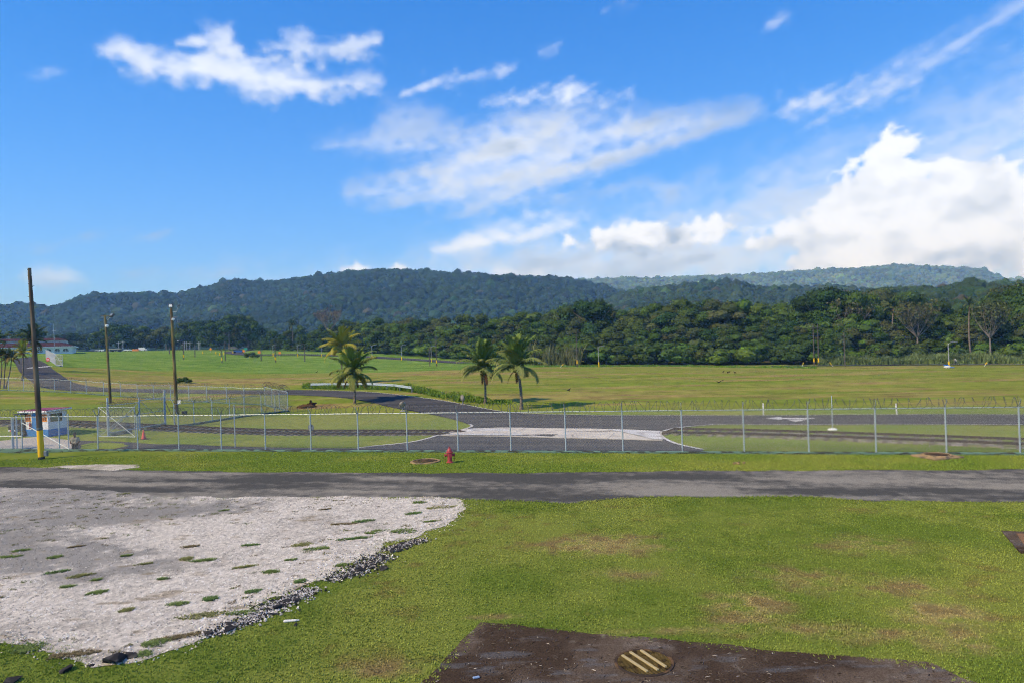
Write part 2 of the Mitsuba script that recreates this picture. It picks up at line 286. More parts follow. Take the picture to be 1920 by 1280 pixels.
def grass_color(p):
    x, y = p.x, p.y
    n1 = mikit.fbm(x * 0.35, y * 0.35, 3.0, octaves=4); n2 = mikit.fbm(x * 2.1, y * 2.1, 7.0, octaves=4); n3 = mikit.fbm(x * 0.06 + 3, y * 0.12, 1.0, octaves=3)
    fine = mikit.noise(x * 31.0, y * 31.0, 0.5)
    lawn = mikit.mix((0.118, 0.165, 0.028), (0.180, 0.210, 0.044), mikit.smoothstep(0.3, 0.72, n1))
    lawn = mikit.mix(lawn, (0.080, 0.125, 0.018), mikit.smoothstep(0.50, 0.75, n2) * 0.5)
    lawn = mikit.mix(lawn, (0.185, 0.165, 0.050), mikit.smoothstep(0.60, 0.78, n2 * 0.5 + n1 * 0.5) * 0.8)
    dry = mi.Float(0.0)
    for c, rx, ry, k in DRY: dry = dr.maximum(dry, blob(x, y, c, rx, ry) * k)
    lawn = mikit.mix(lawn, mikit.mix((0.30, 0.235, 0.105), (0.20, 0.145, 0.070), mikit.smoothstep(0.45, 0.7, n2)), mikit.smoothstep(0.26, 0.85, dry * (0.1 + 1.5 * n2) + 0.12 * fine) * 0.85)
    verge = mikit.smoothstep(29.5, 31.5, y + 0.22 * x) * (1 - mikit.smoothstep(38.0, 41.0, y + 0.22 * x))
    lawn = mikit.mix(lawn, mikit.mix((0.135, 0.190, 0.030), (0.195, 0.225, 0.042), mikit.smoothstep(0.35, 0.65, n1 * 0.6 + n3 * 0.4)), verge * 0.85)
    cut = mikit.smoothstep(39.0, 42.0, y + 0.22 * x)
    mid = mikit.mix((0.165, 0.225, 0.045), (0.220, 0.245, 0.055), mikit.smoothstep(0.35, 0.7, n1 * 0.5 + n3 * 0.5))
    lawn = mikit.mix(lawn, mid * (0.70 + 0.34 * n2 + 0.26 * mikit.noise(x * 5.1, y * 2.3, 3.0)), cut)
    s1 = mikit.fbm(x * 0.05 + y * 0.012, y * 0.22 - x * 0.02, 5.0, octaves=4); s2 = mikit.fbm(x * 0.22, y * 0.9, 9.0, octaves=3)
    field = mikit.mix((0.195, 0.225, 0.042), (0.300, 0.245, 0.085), mikit.smoothstep(0.44, 0.66, s1 * 0.65 + s2 * 0.35))
    field = mikit.mix(field, (0.155, 0.215, 0.030), mikit.smoothstep(0.52, 0.70, mikit.fbm(x * 0.03, y * 0.2, 2.0, octaves=3)) * 0.8)
    field = mikit.mix(field, (0.20, 0.13, 0.07), mikit.smoothstep(0.57, 0.74, s2 * 0.6 + s1 * 0.4) * 0.75)
    f3 = mikit.fbm(x * 0.55, y * 0.42, 4.0, octaves=3); f4 = mikit.noise(x * 2.7, y * 1.3, 8.0)
    field = field * (0.62 + 0.56 * f3 + 0.22 * f4)
    far = mikit.smoothstep(66.0, 72.0, y + 0.25 * x + 8 * (n3 - 0.5))
    col = mikit.mix(lawn, field, far)
    band = mikit.smoothstep(-3.0, 3.0, y - poly(MOW, dr.clip(x, -150, 25)) + 10 * (n3 - 0.5)) * (1 - mikit.smoothstep(15.0, 24.0, x - 0.05 * (y - 200)))
    long_ = mikit.mix((0.120, 0.215, 0.034), (0.195, 0.280, 0.058), mikit.smoothstep(0.35, 0.68, s1 * 0.5 + n1 * 0.5))
    long_ = mikit.mix(long_, (0.065, 0.150, 0.028), mikit.smoothstep(0.58, 0.72, s2) * 0.6) * (0.70 + 0.5 * f3 + 0.12 * f4)
    col = mikit.mix(col, long_, band)
    col = mikit.mix(col, (0.06, 0.12, 0.03), mikit.smoothstep(560.0, 700.0, y))
    return col * (0.86 + 0.28 * fine)
scene['ground_turf'] = {'type': 'twosided', 'b': {'type': 'diffuse', 'reflectance': mikit.proc(lambda p, n, uv: grass_color(p))}}

nx, ny = len(GX), len(GY)
_i, _j = np.meshgrid(np.arange(nx - 1), np.arange(ny - 1)); _k = (_j * nx + _i).ravel()
gv = np.stack([np.tile(GX, ny), np.repeat(GY, nx), GZ.ravel()], 1)
gf = np.vstack([np.stack([_k, _k + 1, _k + nx + 1], 1), np.stack([_k, _k + nx + 1, _k + nx], 1)])
put(None, 'ground', (gv, gf), 'ground_turf', smooth=True)
tag('ground', 'mown grass ground running from the yard to the foot of the hills', kind='structure'); taken.add('ground')

def asphalt_color(p, dark, pale, seed, streak):
    x, y = p.x, p.y
    along = x * float(FD[0]) + y * float(FD[1]); across = -x * float(FD[1]) + y * float(FD[0])
    a = mikit.fbm(along * 0.16 * streak + seed, across * 0.9, seed, octaves=4); b = mikit.fbm(x * 3.0, y * 3.0, seed + 2.0, octaves=3); g = mikit.noise(x * 45.0, y * 45.0, 1.0)
    c = mikit.mix(dark, pale, mikit.smoothstep(0.36, 0.70, a * 0.75 + b * 0.25))
    return c * (0.75 + 0.5 * g)
scene['old_asphalt'] = {'type': 'twosided', 'b': {'type': 'diffuse', 'reflectance': mikit.proc(lambda p, n, uv: asphalt_color(p, (0.078, 0.078, 0.075), (0.255, 0.238, 0.205), 3.0, 1.0))}}
scene['road_asphalt'] = {'type': 'twosided', 'b': {'type': 'diffuse', 'reflectance': mikit.proc(lambda p, n, uv: asphalt_color(p, (0.066, 0.068, 0.074), (0.100, 0.101, 0.106), 8.0, 0.6))}}
def gravel_color(p):
    x, y = p.x, p.y
    a = mikit.fbm(x * 0.30, y * 0.42, 4.0, octaves=4); b = mikit.fbm(x * 2.4, y * 2.4, 6.0, octaves=3); g = 0.45 * mikit.noise(x * 38.0, y * 38.0, 2.0) + 0.55 * mikit.noise(x * 13.0, y * 9.0, 5.0)
    q = P(0, 950); left = mikit.smoothstep(-9.0, -17.5, x - 0.15 * (y - 24) - 12 * (a - 0.5) - 4 * (b - 0.5)) * mikit.smoothstep(17.0, 20.0, y)
    r = P(110, 1050); patch = dr.maximum(blob(x, y, r, 3.0, 1.6), blob(x, y, P(180, 1075), 2.0, 0.8)); patch = dr.maximum(patch, blob(x, y, P(260, 965), 4.0, 1.2) * 0.7)
    grey = dr.clip(mikit.smoothstep(0.10, 0.98, left * (0.25 + 0.9 * a + 0.7 * (b - 0.4)) + patch * (0.25 + 1.3 * b)) * (0.25 + 1.35 * g), 0, 1)
    c = mikit.mix((0.530, 0.490, 0.430), (0.38, 0.35, 0.305), mikit.smoothstep(0.45, 0.75, a * 0.5 + b * 0.5))
    c = mikit.mix(c, (0.200, 0.195, 0.185), grey * 0.85)
    c = mikit.mix(c, (0.24, 0.19, 0.12), mikit.smoothstep(0.70, 0.80, mikit.fbm(x * 1.1, y * 2.6, 12.0, octaves=4)) * 0.6)
    return c * (0.55 + 0.9 * g)
scene['crushed_stone'] = {'type': 'twosided', 'b': {'type': 'diffuse', 'reflectance': mikit.proc(lambda p, n, uv: gravel_color(p))}}
def slab_color(p):
    x, y = p.x, p.y
    a = mikit.fbm(x * 0.9, y * 0.9, 4.0, octaves=4); b = mikit.fbm(x * 5.0, y * 5.0, 6.0, octaves=4); g = mikit.noise(x * 60.0, y * 60.0, 2.0)
    c = mikit.mix((0.058, 0.041, 0.030), (0.110, 0.083, 0.063), mikit.smoothstep(0.38, 0.66, a))
    c = mikit.mix(c, (0.21, 0.18, 0.15), mikit.smoothstep(0.55, 0.85, b * 0.7 + a * 0.3) * 0.6)
    c = mikit.mix(c, (0.12, 0.125, 0.135), mikit.smoothstep(0.55, 0.80, mikit.fbm(x * 1.6 + 9, y * 5.0, 9.0, octaves=5)) * 0.5)
    return c * (0.6 + 0.8 * g)
scene['pale_sand'] = {'type': 'twosided', 'b': {'type': 'diffuse', 'reflectance': mikit.proc(lambda p, n, uv: mikit.mix((0.52, 0.48, 0.41), (0.34, 0.31, 0.24), mikit.smoothstep(0.4, 0.7, mikit.fbm(p.x * 1.3, p.y * 1.3, 3.0, octaves=4))) * (0.75 + 0.5 * mikit.noise(p.x * 20.0, p.y * 20.0, 1.0)))}}
scene['stained_concrete'] = {'type': 'twosided', 'b': {'type': 'diffuse', 'reflectance': mikit.proc(lambda p, n, uv: slab_color(p))}}
def concrete_color(p):
    a = mikit.fbm(p.x * 0.8, p.y * 0.8, p.z * 0.8 + 4.0, octaves=4); b = mikit.noise(p.x * 9, p.y * 9, p.z * 9)
    return mikit.mix((0.36, 0.335, 0.30), (0.50, 0.47, 0.42), a) * (0.85 + 0.3 * b)
scene['pale_concrete'] = {'type': 'twosided', 'b': {'type': 'diffuse', 'reflectance': mikit.proc(lambda p, n, uv: concrete_color(p))}}
scene['road_paint'] = {'type': 'twosided', 'b': {'type': 'diffuse', 'reflectance': mikit.proc(lambda p, n, uv: mikit.mix((0.60, 0.60, 0.59), (0.42, 0.41, 0.40), mikit.smoothstep(0.45, 0.75, mikit.fbm(p.x * 2.0, p.y * 2.0, 2.0, octaves=4))))}}

# ------------------------------------------------------------------ sheets laid on the ground
def dense(pts, step, closed=True, wob=0.0, seed=0):
    pts = np.asarray(pts, float)[:, :2]; q = np.vstack([pts, pts[:1]]) if closed else pts
    out = []
    for a, b in zip(q[:-1], q[1:]):
        n = max(1, int(np.ceil(np.linalg.norm(b - a) / step))); out.append(a + (b - a) * (np.arange(n) / n)[:, None])
    if not closed: out.append(q[-1:])
    out = np.vstack(out)
    if wob:
        h = np.c_[out * 1.0, np.full(len(out), seed)]
        out = out + wob * 2 * np.stack([meshkit.fbm(h * 0.9 + 3.3, 4, seed) - 0.5, meshkit.fbm(h * 0.9 + 41.7, 4, seed + 9) - 0.5], 1)
    return out
def sheet(pts, step, lift, wob=0.0, seed=0, edge=None):
    from scipy.spatial import Delaunay
    b = dense(pts, edge or step, True, wob, seed); pg = Polygon(b).buffer(0)
    x0, y0, x1, y1 = pg.bounds
    gx, gy = np.meshgrid(np.arange(x0, x1, step), np.arange(y0, y1, step)); g = np.stack([gx.ravel(), gy.ravel()], 1)
    g = g[shapely.contains_xy(pg.buffer(-step * 0.4), g[:, 0], g[:, 1])]
    p = np.vstack([b, g]); t = Delaunay(p).simplices; c = p[t].mean(1)
    t = t[shapely.contains_xy(pg, c[:, 0], c[:, 1])]
    e1, e2 = p[t[:, 1]] - p[t[:, 0]], p[t[:, 2]] - p[t[:, 0]]
    t = np.where((e1[:, 0] * e2[:, 1] - e1[:, 1] * e2[:, 0] < 0)[:, None], t[:, ::-1], t)
    v = np.c_[p, tz(p[:, 0], p[:, 1]) + lift]
    used = np.unique(t); m = np.full(len(v), -1); m[used] = np.arange(len(used))
    return v[used], m[t]
def ribbon(pts, width, lift, step=0.5):
    q = dense(pts, step, False); t = np.gradient(q, axis=0); t /= np.linalg.norm(t, axis=1, keepdims=True); n = np.stack([-t[:, 1], t[:, 0]], 1)
    l, r = q + n * width / 2, q - n * width / 2; v = np.vstack([l, r]); v = np.c_[v, tz(v[:, 0], v[:, 1]) + lift]
    i = np.arange(len(q) - 1); k = len(q)
    return v, np.stack([i + k, i + k + 1, i + 1, i], 1)
def PX(pts): return np.array([P(*p) for p in pts])
def curve(pxs, n=8):
    """smooth ground curve through pixel points"""
    from scipy.interpolate import splprep, splev
    q = PX(pxs)[:, :2]; tck, _ = splprep(q.T, s=0, k=min(3, len(q) - 1)); return np.array(splev(np.linspace(0, 1, n * len(q)), tck)).T
def structure(name, mesh, bsdf, label, smooth=False):
    put(None, name, mesh, bsdf, smooth); tag(name, label, kind='structure'); taken.add(name)

# the old yard road
far_e = PX([(0, 874), (120, 877), (260, 881), (450, 884), (600, 885), (800, 886), (1000, 886), (1200, 883), (1500, 881), (1919, 880)])[:, :2]
near_e = PX([(0, 920), (200, 926), (270, 932), (400, 935), (500, 936), (640, 933), (780, 933), (860, 935), (1000, 940), (1050, 944), (1150, 935), (1280, 930), (1500, 932), (1650, 938), (1919, 942)])[:, :2]
yl = far_e[0] + (far_e[0] - far_e[1]) / np.linalg.norm(far_e[0] - far_e[1]) * 30; yr = far_e[-1] + (far_e[-1] - far_e[-3]) / np.linalg.norm(far_e[-1] - far_e[-3]) * 30
yl2 = near_e[0] + (far_e[0] - far_e[1]) / np.linalg.norm(far_e[0] - far_e[1]) * 30; yr2 = near_e[-1] + (far_e[-1] - far_e[-3]) / np.linalg.norm(far_e[-1] - far_e[-3]) * 30
YARD = np.vstack([yl, far_e, yr, yr2, near_e[::-1], yl2])
structure('yard_road', sheet(YARD, 1.0, 0.006, 0.35, 4, 0.2), 'old_asphalt', 'worn grey asphalt yard road')
# the gravel yard
gl = PX([(0, 914), (100, 915), (200, 918), (270, 928), (400, 931), (500, 932), (640, 930), (780, 931), (862, 934), (868, 950), (850, 975), (822, 990), (800, 1000), (760, 1010), (715, 1017), (700, 1048), (640, 1070), (600, 1086), (560, 1105), (500, 1122), (450, 1152), (400, 1182), (350, 1212), (250, 1238), (190, 1244), (100, 1224), (0, 1208)])[:, :2]
GRAVEL = np.vstack([gl, [gl[-1] + (-9, -1.0)], [gl[0] + (-9, 1.0)]])
structure('gravel_yard', sheet(GRAVEL, 1.0, 0.012, 0.55, 11, 0.12), 'crushed_stone', 'pale crushed stone yard with grey patches')
sand = PX([(75, 876), (120, 872), (200, 869.5), (262, 870), (255, 876), (215, 881), (150, 879)])
structure('sandy_verge', sheet(sand, 0.5, 0.010, 0.5, 21, 0.12), 'pale_sand', 'pale sandy strip between the verge and the yard road')
# the stained concrete apron with the round drain
sa, sb, sc_ = P(895, 1165), P(1745, 1243), P(800, 1279)
ax_ = (sb - sa); bx_ = (sc_ - sa)
APRON = np.array([sa, sb, P(1813, 1273), P(1813, 1273) + (P(1813, 1273) - sb) * 3, sa + bx_ * 3.2])
structure('concrete_apron', sheet(APRON, 0.5, 0.010, 0.30, 31, 0.06), 'stained_concrete', 'dark stained concrete apron round the drain grate')
# access roads behind the fence
R_far = curve([(66, 668), (75, 676), (94, 687.5), (118, 705), (130, 712.7), (141, 718), (172, 724), (208, 727.5), (297, 729), (390, 730.5), (480, 731), (560, 731), (650, 733), (720, 737), (780, 744), (840, 752.5), (900, 764), (960, 773), (1050, 777), (1150, 778.3), (1300, 778.5), (1600, 777.5), (1918, 777)])
R_near = curve([(22, 672), (28, 680), (33, 690), (44, 704), (64.5, 719), (76, 725), (98, 729.5), (140, 732.5), (200, 734), (297, 736), (400, 738), (540, 740), (610, 743), (652, 746.5), (690, 753), (732, 763), (785, 772.5), (849, 786), (872, 793)])
fa = lambda u, v: (P(u, v) - FN * 0.0)[:2]
def fence_pt(u, back=0.35):
    """on the fence line below pixel column u, a little behind it"""
    d = ray(u, 848); n = np.array([-FD[1], FD[0]]); a = (FEN_A[:2] - EYE[:2]) @ n; t = a / (d[:2] @ n); return EYE[:2] + d[:2] * t + n * back
nose = curve([(1318, 843.5), (1284, 836.5), (1264, 831), (1247, 823), (1236, 814), (1243, 809), (1262, 804), (1294, 800), (1331, 797), (1387, 796)], 6)
left_line = curve([(880, 796), (884, 800), (870, 805), (846, 811), (800, 823), (760, 831), (700, 837), (670, 841)], 6)
front = PX([(600, 840.5), (550, 840), (460, 838), (394, 836), (332, 833), (254, 830), (132, 826)])[:, :2]
xr = R_far[-1] + (R_far[-1] - R_far[-20]) / np.linalg.norm(R_far[-1] - R_far[-20]) * 40
nr = P(1918, 797)[:2]; xr2 = nr + (xr - R_far[-1])
ACCESS = np.vstack([R_far, xr, xr2, nr, P(1600, 796)[:2], nose[::-1], [fence_pt(1318)], [fence_pt(960)], [fence_pt(600)], [fence_pt(300)], [fence_pt(150)], front[::-1], left_line[::-1], R_near[::-1]])
structure('access_road', sheet(ACCESS, 1.6, 0.05, 0.0, 0, 0.5), 'road_asphalt', 'dark asphalt access road winding up the slope behind the fence')
PAD = np.vstack([PX([(132, 826), (100, 821), (70, 819), (39, 822), (0, 827)])[:, :2], [fence_pt(-120) + (0, 3)], [fence_pt(-120)], [fence_pt(0)], [fence_pt(150)]])
structure('gate_pad', sheet(PAD, 1.0, 0.05, 0.0, 0, 0.4), 'pale_concrete', 'grey concrete pad inside the gate by the guard booth')
# edge lines and the arrow
for i, (ln, w) in enumerate([(left_line, 0.22), (np.vstack([nose, PX([(1600, 796), (1918, 797)])[:, :2]]), 0.22), (np.vstack([R_far[-58:], [xr]]) + (0, -0.15), 0.12), (PX([(53, 690), (75, 688), (96, 686.5)])[:, :2], 1.1)]):
    k = num('edge_line'); put(None, k, ribbon(ln, w, 0.065), 'road_paint')
    tag(k, ['white edge line curving off the crossing towards the fence on the left', 'white edge line bending round the grass nose right of the crossing', 'thin white line along the far edge of the access road', 'pale cross line on the access road near the hill top'][i], 'road marking')
ar = thing('road_arrow', 'white straight and turn arrow painted on the access road', 'road marking')
put(ar, 'shaft', sheet(PX([(1466, 784.2), (1527, 783.8), (1527, 785.6), (1466, 786.1)]), 0.4, 0.066), 'road_paint')
put(ar, 'arrow_head', sheet(PX([(1434, 784.9), (1466, 782.0), (1466, 787.6)]), 0.4, 0.067), 'road_paint')
put(ar, 'turn_head', sheet(PX([(1476, 787.4), (1516, 786.8), (1492, 791.8)]), 0.4, 0.066), 'road_paint')

# the far highway at the foot of the wood
HW = [(590, 665.5), (640, 664.3), (700, 668), (800, 674), (870, 679)]
hw1 = np.vstack([PX([(872, 680.5), (800, 675.3), (700, 669.5), (620, 666), (560, 664.5), (500, 665.0), (470, 665.5)])[:, :2]])
structure('highway', ribbon(hw1, 7.0, 0.12, 3.0), 'road_asphalt', 'far asphalt highway along the foot of the wood')
hw2 = PX([(1560, 685.5), (1700, 684), (1800, 683.5), (1918, 683.5)])[:, :2]; hw2 = np.vstack([hw2[:1] + (-14, 4), hw2, hw2[-1:] + (40, -6)])
structure('wood_road', ribbon(hw2, 4.2, 0.12, 2.0), 'road_asphalt', 'narrow asphalt road in front of the reeds')
hw3 = PX([(474, 665.5), (455, 664.5), (440, 662.5), (436, 660), (452, 657.5), (470, 655)])[:, :2]
structure('junction_road', ribbon(hw3, 7.0, 0.14, 2.0), 'road_asphalt', 'far asphalt road bending away between two groups of trees')
# ------------------------------------------------------------------ hills
def ridge(pxs, dist):
    q = np.array([at(u, v, d) for (u, v), d in zip(pxs, np.broadcast_to(dist, len(pxs)))])
    return np.degrees(np.arctan2(q[:, 0], q[:, 1])), np.hypot(q[:, 0], q[:, 1]), q[:, 2]
class Hill:
    def __init__(s, pxs, dist, foot, crown, z0=0.0, rough=0.12, seed=1):
        s.az, s.rr, s.zr = ridge(pxs, dist); s.foot, s.crown, s.z0, s.rough, s.seed = foot, crown, z0, rough, seed
    def h(s, az, rho):
        rr = np.interp(az, s.az, s.rr); zr = np.interp(az, s.az, s.zr) - s.crown; f = np.broadcast_to(s.foot, np.shape(rho))
        t = (rho - f) / (rr - f)
        x, y = rho * np.sin(np.radians(az)), rho * np.cos(np.radians(az))
        n = meshkit.fbm(np.stack([x / 260.0, y / 260.0, 0 * x], -1), 4, s.seed) - 0.5
        up_ = np.where(t < 1, 0.55 * t + 0.45 * np.clip(t, 0, 1) ** 2 * (3 - 2 * np.clip(t, 0, 1)), 1 - 0.9 * (t - 1))
        return s.z0 + (zr - s.z0) * (up_ + s.rough * n * np.sin(np.pi * np.clip(t, 0, 1)) * 2.2), t
    def mesh(s, na, nr):
        az = np.linspace(s.az[0], s.az[-1], na); rr = np.interp(az, s.az, s.rr); t = np.linspace(-0.05, 1.7, nr)
        A = np.broadcast_to(az[:, None], (na, nr)); f = s.foot
        R = f + (rr[:, None] - f) * t[None, :]
        z, _ = s.h(A, R); v = np.stack([R * np.sin(np.radians(A)), R * np.cos(np.radians(A)), z], -1).reshape(-1, 3)
        i, j = np.meshgrid(np.arange(na - 1), np.arange(nr - 1), indexing='ij'); k = (i * nr + j).ravel()
        return v, np.stack([k, k + 1, k + nr + 1, k + nr], 1)
    def spots(s, step, r, t0=0.0, t1=1.12):
        az0, az1 = s.az[0], s.az[-1]; out = []
        rho = s.foot
        rmax = s.rr.max() * 1.1
        while rho < rmax:
            na = int(np.radians(az1 - az0) * rho / step); a = az0 + (np.arange(na) + r.random(na)) * (az1 - az0) / max(na, 1)
            q = rho + r.uniform(-.5, .5, na) * step; z, t = s.h(a, q); m = (t > t0) & (t < t1)
            out.append(np.stack([q * np.sin(np.radians(a)), q * np.cos(np.radians(a)), z], -1)[m]); rho += step * 0.9
        return np.vstack(out)
def crown_blobs(n, sub, r, cut=-0.3):
    out = []
    for k in range(n):
        m = trimesh.creation.icosphere(subdivisions=sub); v = np.array(m.vertices); f = np.array(m.faces)
        w = 0.72 + 0.55 * meshkit.fbm(v * 1.9 + k * 7.0, 3, k); v = v * w[:, None] * (1 + r.uniform(-.13, .13, (len(v), 1)))
        keep = (np.array(m.vertices)[f][:, :, 2].max(1) > cut); f = f[keep]; u = np.unique(f); mm = np.full(len(v), -1); mm[u] = np.arange(len(u)); out.append((v[u], mm[f]))
    return out
def canopy(spots, blobs, rad, col, r):
    V, Fc, C, n = [], [], [], 0
    kinds = r.integers(0, len(blobs), len(spots))
    for k, (bv, bf) in enumerate(blobs):
        q = spots[kinds == k]; m = len(q)
        if not m: continue
        a = r.uniform(0, 2 * np.pi, m); sc = rad * r.uniform(0.70, 1.30, m) * np.where(r.random(m) < .05, 1.45, 1); hz = sc * r.uniform(0.8, 1.15, m)
        c, s_ = np.cos(a)[:, None], np.sin(a)[:, None]
        x = (bv[None, :, 0] * c - bv[None, :, 1] * s_) * sc[:, None]; y = (bv[None, :, 0] * s_ + bv[None, :, 1] * c) * sc[:, None]; z = bv[None, :, 2] * hz[:, None] + sc[:, None] * 0.35
        V.append((np.stack([x, y, z], -1) + q[:, None]).reshape(-1, 3)); Fc.append((bf[None] + (np.arange(m) * len(bv))[:, None, None]).reshape(-1, 3) + n); n += m * len(bv)
        cc = col(m, q); C.append((cc[:, None] * r.uniform(0.86, 1.14, (m, len(bv), 1))).reshape(-1, 3))
    return (np.vstack(V), np.vstack(Fc)), np.vstack(C)
def greens(r, base, spread, odd=0.025):
    def f(m, q):
        c = np.array(base)[None] * np.exp(r.normal(0, spread, (m, 1))) * np.exp(r.normal(0, 0.07, (m, 3)))
        patch = meshkit.fbm(np.c_[q[:, :2] / 90.0, q[:, 2] * 0], 4, 5)[:, None]
        c = c * (0.40 + 1.2 * patch)
        o = r.random(m); c[o < odd] = np.array([0.062, 0.060, 0.036]) * r.uniform(0.7, 1.2, ((o < odd).sum(), 1)); c[(o > odd) & (o < 2 * odd)] *= np.array([1.5, 1.5, 1.0])
        return c
    return f
HILLS = {
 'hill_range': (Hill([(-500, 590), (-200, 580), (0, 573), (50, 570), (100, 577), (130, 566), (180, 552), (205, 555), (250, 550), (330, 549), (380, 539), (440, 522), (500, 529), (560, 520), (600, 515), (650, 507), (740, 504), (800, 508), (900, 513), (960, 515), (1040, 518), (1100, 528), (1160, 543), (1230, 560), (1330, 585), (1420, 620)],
                     1500, 820.0, 9.0, 6.0, 0.20, 3), 10.5, 6.3, 1, (0.021, 0.039, 0.021), 'dark wooded hill range behind the mown field'),  # crowns coloured dark to stand in for cloud shadow on this range
 'near_hill': (Hill([(1090, 590), (1140, 560), (1180, 545), (1271, 534), (1301, 530), (1387, 528), (1410, 534), (1481, 539), (1537, 534), (1620, 540), (1740, 550), (1850, 565), (1950, 590)], 1050, 560.0, 8.0, 1.0, 0.08, 8), 9.5, 5.6, 1, (0.030, 0.052, 0.024), 'low dark wooded hill in front of the far ridge'),
 'far_ridge': (Hill([(900, 560), (1000, 532), (1090, 524), (1200, 524), (1300, 520), (1400, 516), (1500, 510), (1600, 504), (1680, 498), (1750, 501), (1840, 506), (1862, 515), (1885, 525), (1960, 525), (2100, 522), (2300, 535), (2500, 560)], 3000, 1800.0, 8.0, 1.0, 0.16, 13), 17.0, 10.0, 1, (0.085, 0.125, 0.045), 'pale sunlit wooded ridge on the right horizon'),  # crowns coloured paler to stand in for sunlight on this ridge
 'right_hill': (Hill([(1560, 600), (1600, 560), (1640, 543), (1678, 538), (1760, 536), (1803, 533), (1849, 529), (1902, 529), (2000, 520), (2150, 515), (2300, 540)], 520, 255.0, 7.0, -1.0, 0.06, 17), 8.0, 4.8, 2, (0.036, 0.062, 0.026), 'wooded slope behind the roadside wood on the right'),
}
def hill_color(p):
    c = mikit.mix((0.030, 0.052, 0.022), (0.045, 0.070, 0.028), mikit.fbm(p.x * 0.02, p.y * 0.02, 3.0))
    for b, rx, ry in MEADOW: c = mikit.mix(c, (0.17, 0.26, 0.07), mikit.smoothstep(0.35, 0.5, blob(p.x, p.y, b, rx, ry)))
    return c
_hr = HILLS['hill_range'][0]
def on_hill(h, u, v):
    d = ray(u, v)
    for t in np.arange(h.foot * 0.9, 1700, 2.0):
        q = EYE + d * t; z, _ = h.h(np.array([math.degrees(math.atan2(q[0], q[1]))]), np.array([math.hypot(q[0], q[1])]))
        if q[2] < z[0]: return q
    return EYE + d * h.foot
MEADOW = [(on_hill(_hr, 180, 629), 60.0, 26.0), (on_hill(_hr, 275, 622), 45.0, 18.0), (on_hill(_hr, 105, 643), 40.0, 20.0)]
scene['hill_floor'] = {'type': 'twosided', 'b': {'type': 'diffuse', 'reflectance': mikit.proc(lambda p, n, uv: hill_color(p))}}
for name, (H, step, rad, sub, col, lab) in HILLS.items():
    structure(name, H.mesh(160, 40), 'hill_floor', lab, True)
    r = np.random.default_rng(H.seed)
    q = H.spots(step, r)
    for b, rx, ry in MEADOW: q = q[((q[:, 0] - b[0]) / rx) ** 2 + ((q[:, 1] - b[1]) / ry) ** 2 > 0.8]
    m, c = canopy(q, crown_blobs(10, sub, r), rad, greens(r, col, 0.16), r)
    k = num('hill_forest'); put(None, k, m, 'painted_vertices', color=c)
    tag(k, {'hill_range': 'dense forest canopy coloured dark for cloud shadow on the long hill range', 'near_hill': 'dense forest canopy on the low dark hill before the far ridge', 'far_ridge': 'forest canopy coloured pale green for sunlight on the far right ridge', 'right_hill': 'dense forest canopy on the slope behind the right hand wood'}[name], 'forest', kind='stuff')

# ------------------------------------------------------------------ trees of the wood
def leaf_cloud(c, rad, n, size, r, flat=0.75, low=-0.5):
    """n leaf sprays on the shell of a lobe"""
    z = r.uniform(low, 1, n); a = r.uniform(0, 2 * np.pi, n); s = np.sqrt(1 - z * z); d = np.stack([s * np.cos(a), s * np.sin(a), z], 1)
    p = c + d * np.array([rad, rad, rad * flat]) * r.uniform(0.86, 1.16, (n, 1))
    nn = d + r.normal(0, 0.42, (n, 3)); nn /= np.linalg.norm(nn, axis=1, keepdims=True)
    u = np.cross(nn, r.normal(0, 1, (n, 3))); u /= np.linalg.norm(u, axis=1, keepdims=True) + 1e-9; w = np.cross(nn, u)
    L = size * r.uniform(0.6, 1.5, (n, 1)); W = L * r.uniform(0.5, 0.9, (n, 1))
    v = np.stack([p - u * L * .5, p + w * W * .55 + u * L * 0.1, p + u * L * .62, p - w * W * .55 + nn * L * 0.12], 1).reshape(-1, 3)
    k = np.arange(n)[:, None] * 4
    return v, np.vstack([k + [0, 1, 2], k + [0, 2, 3]])
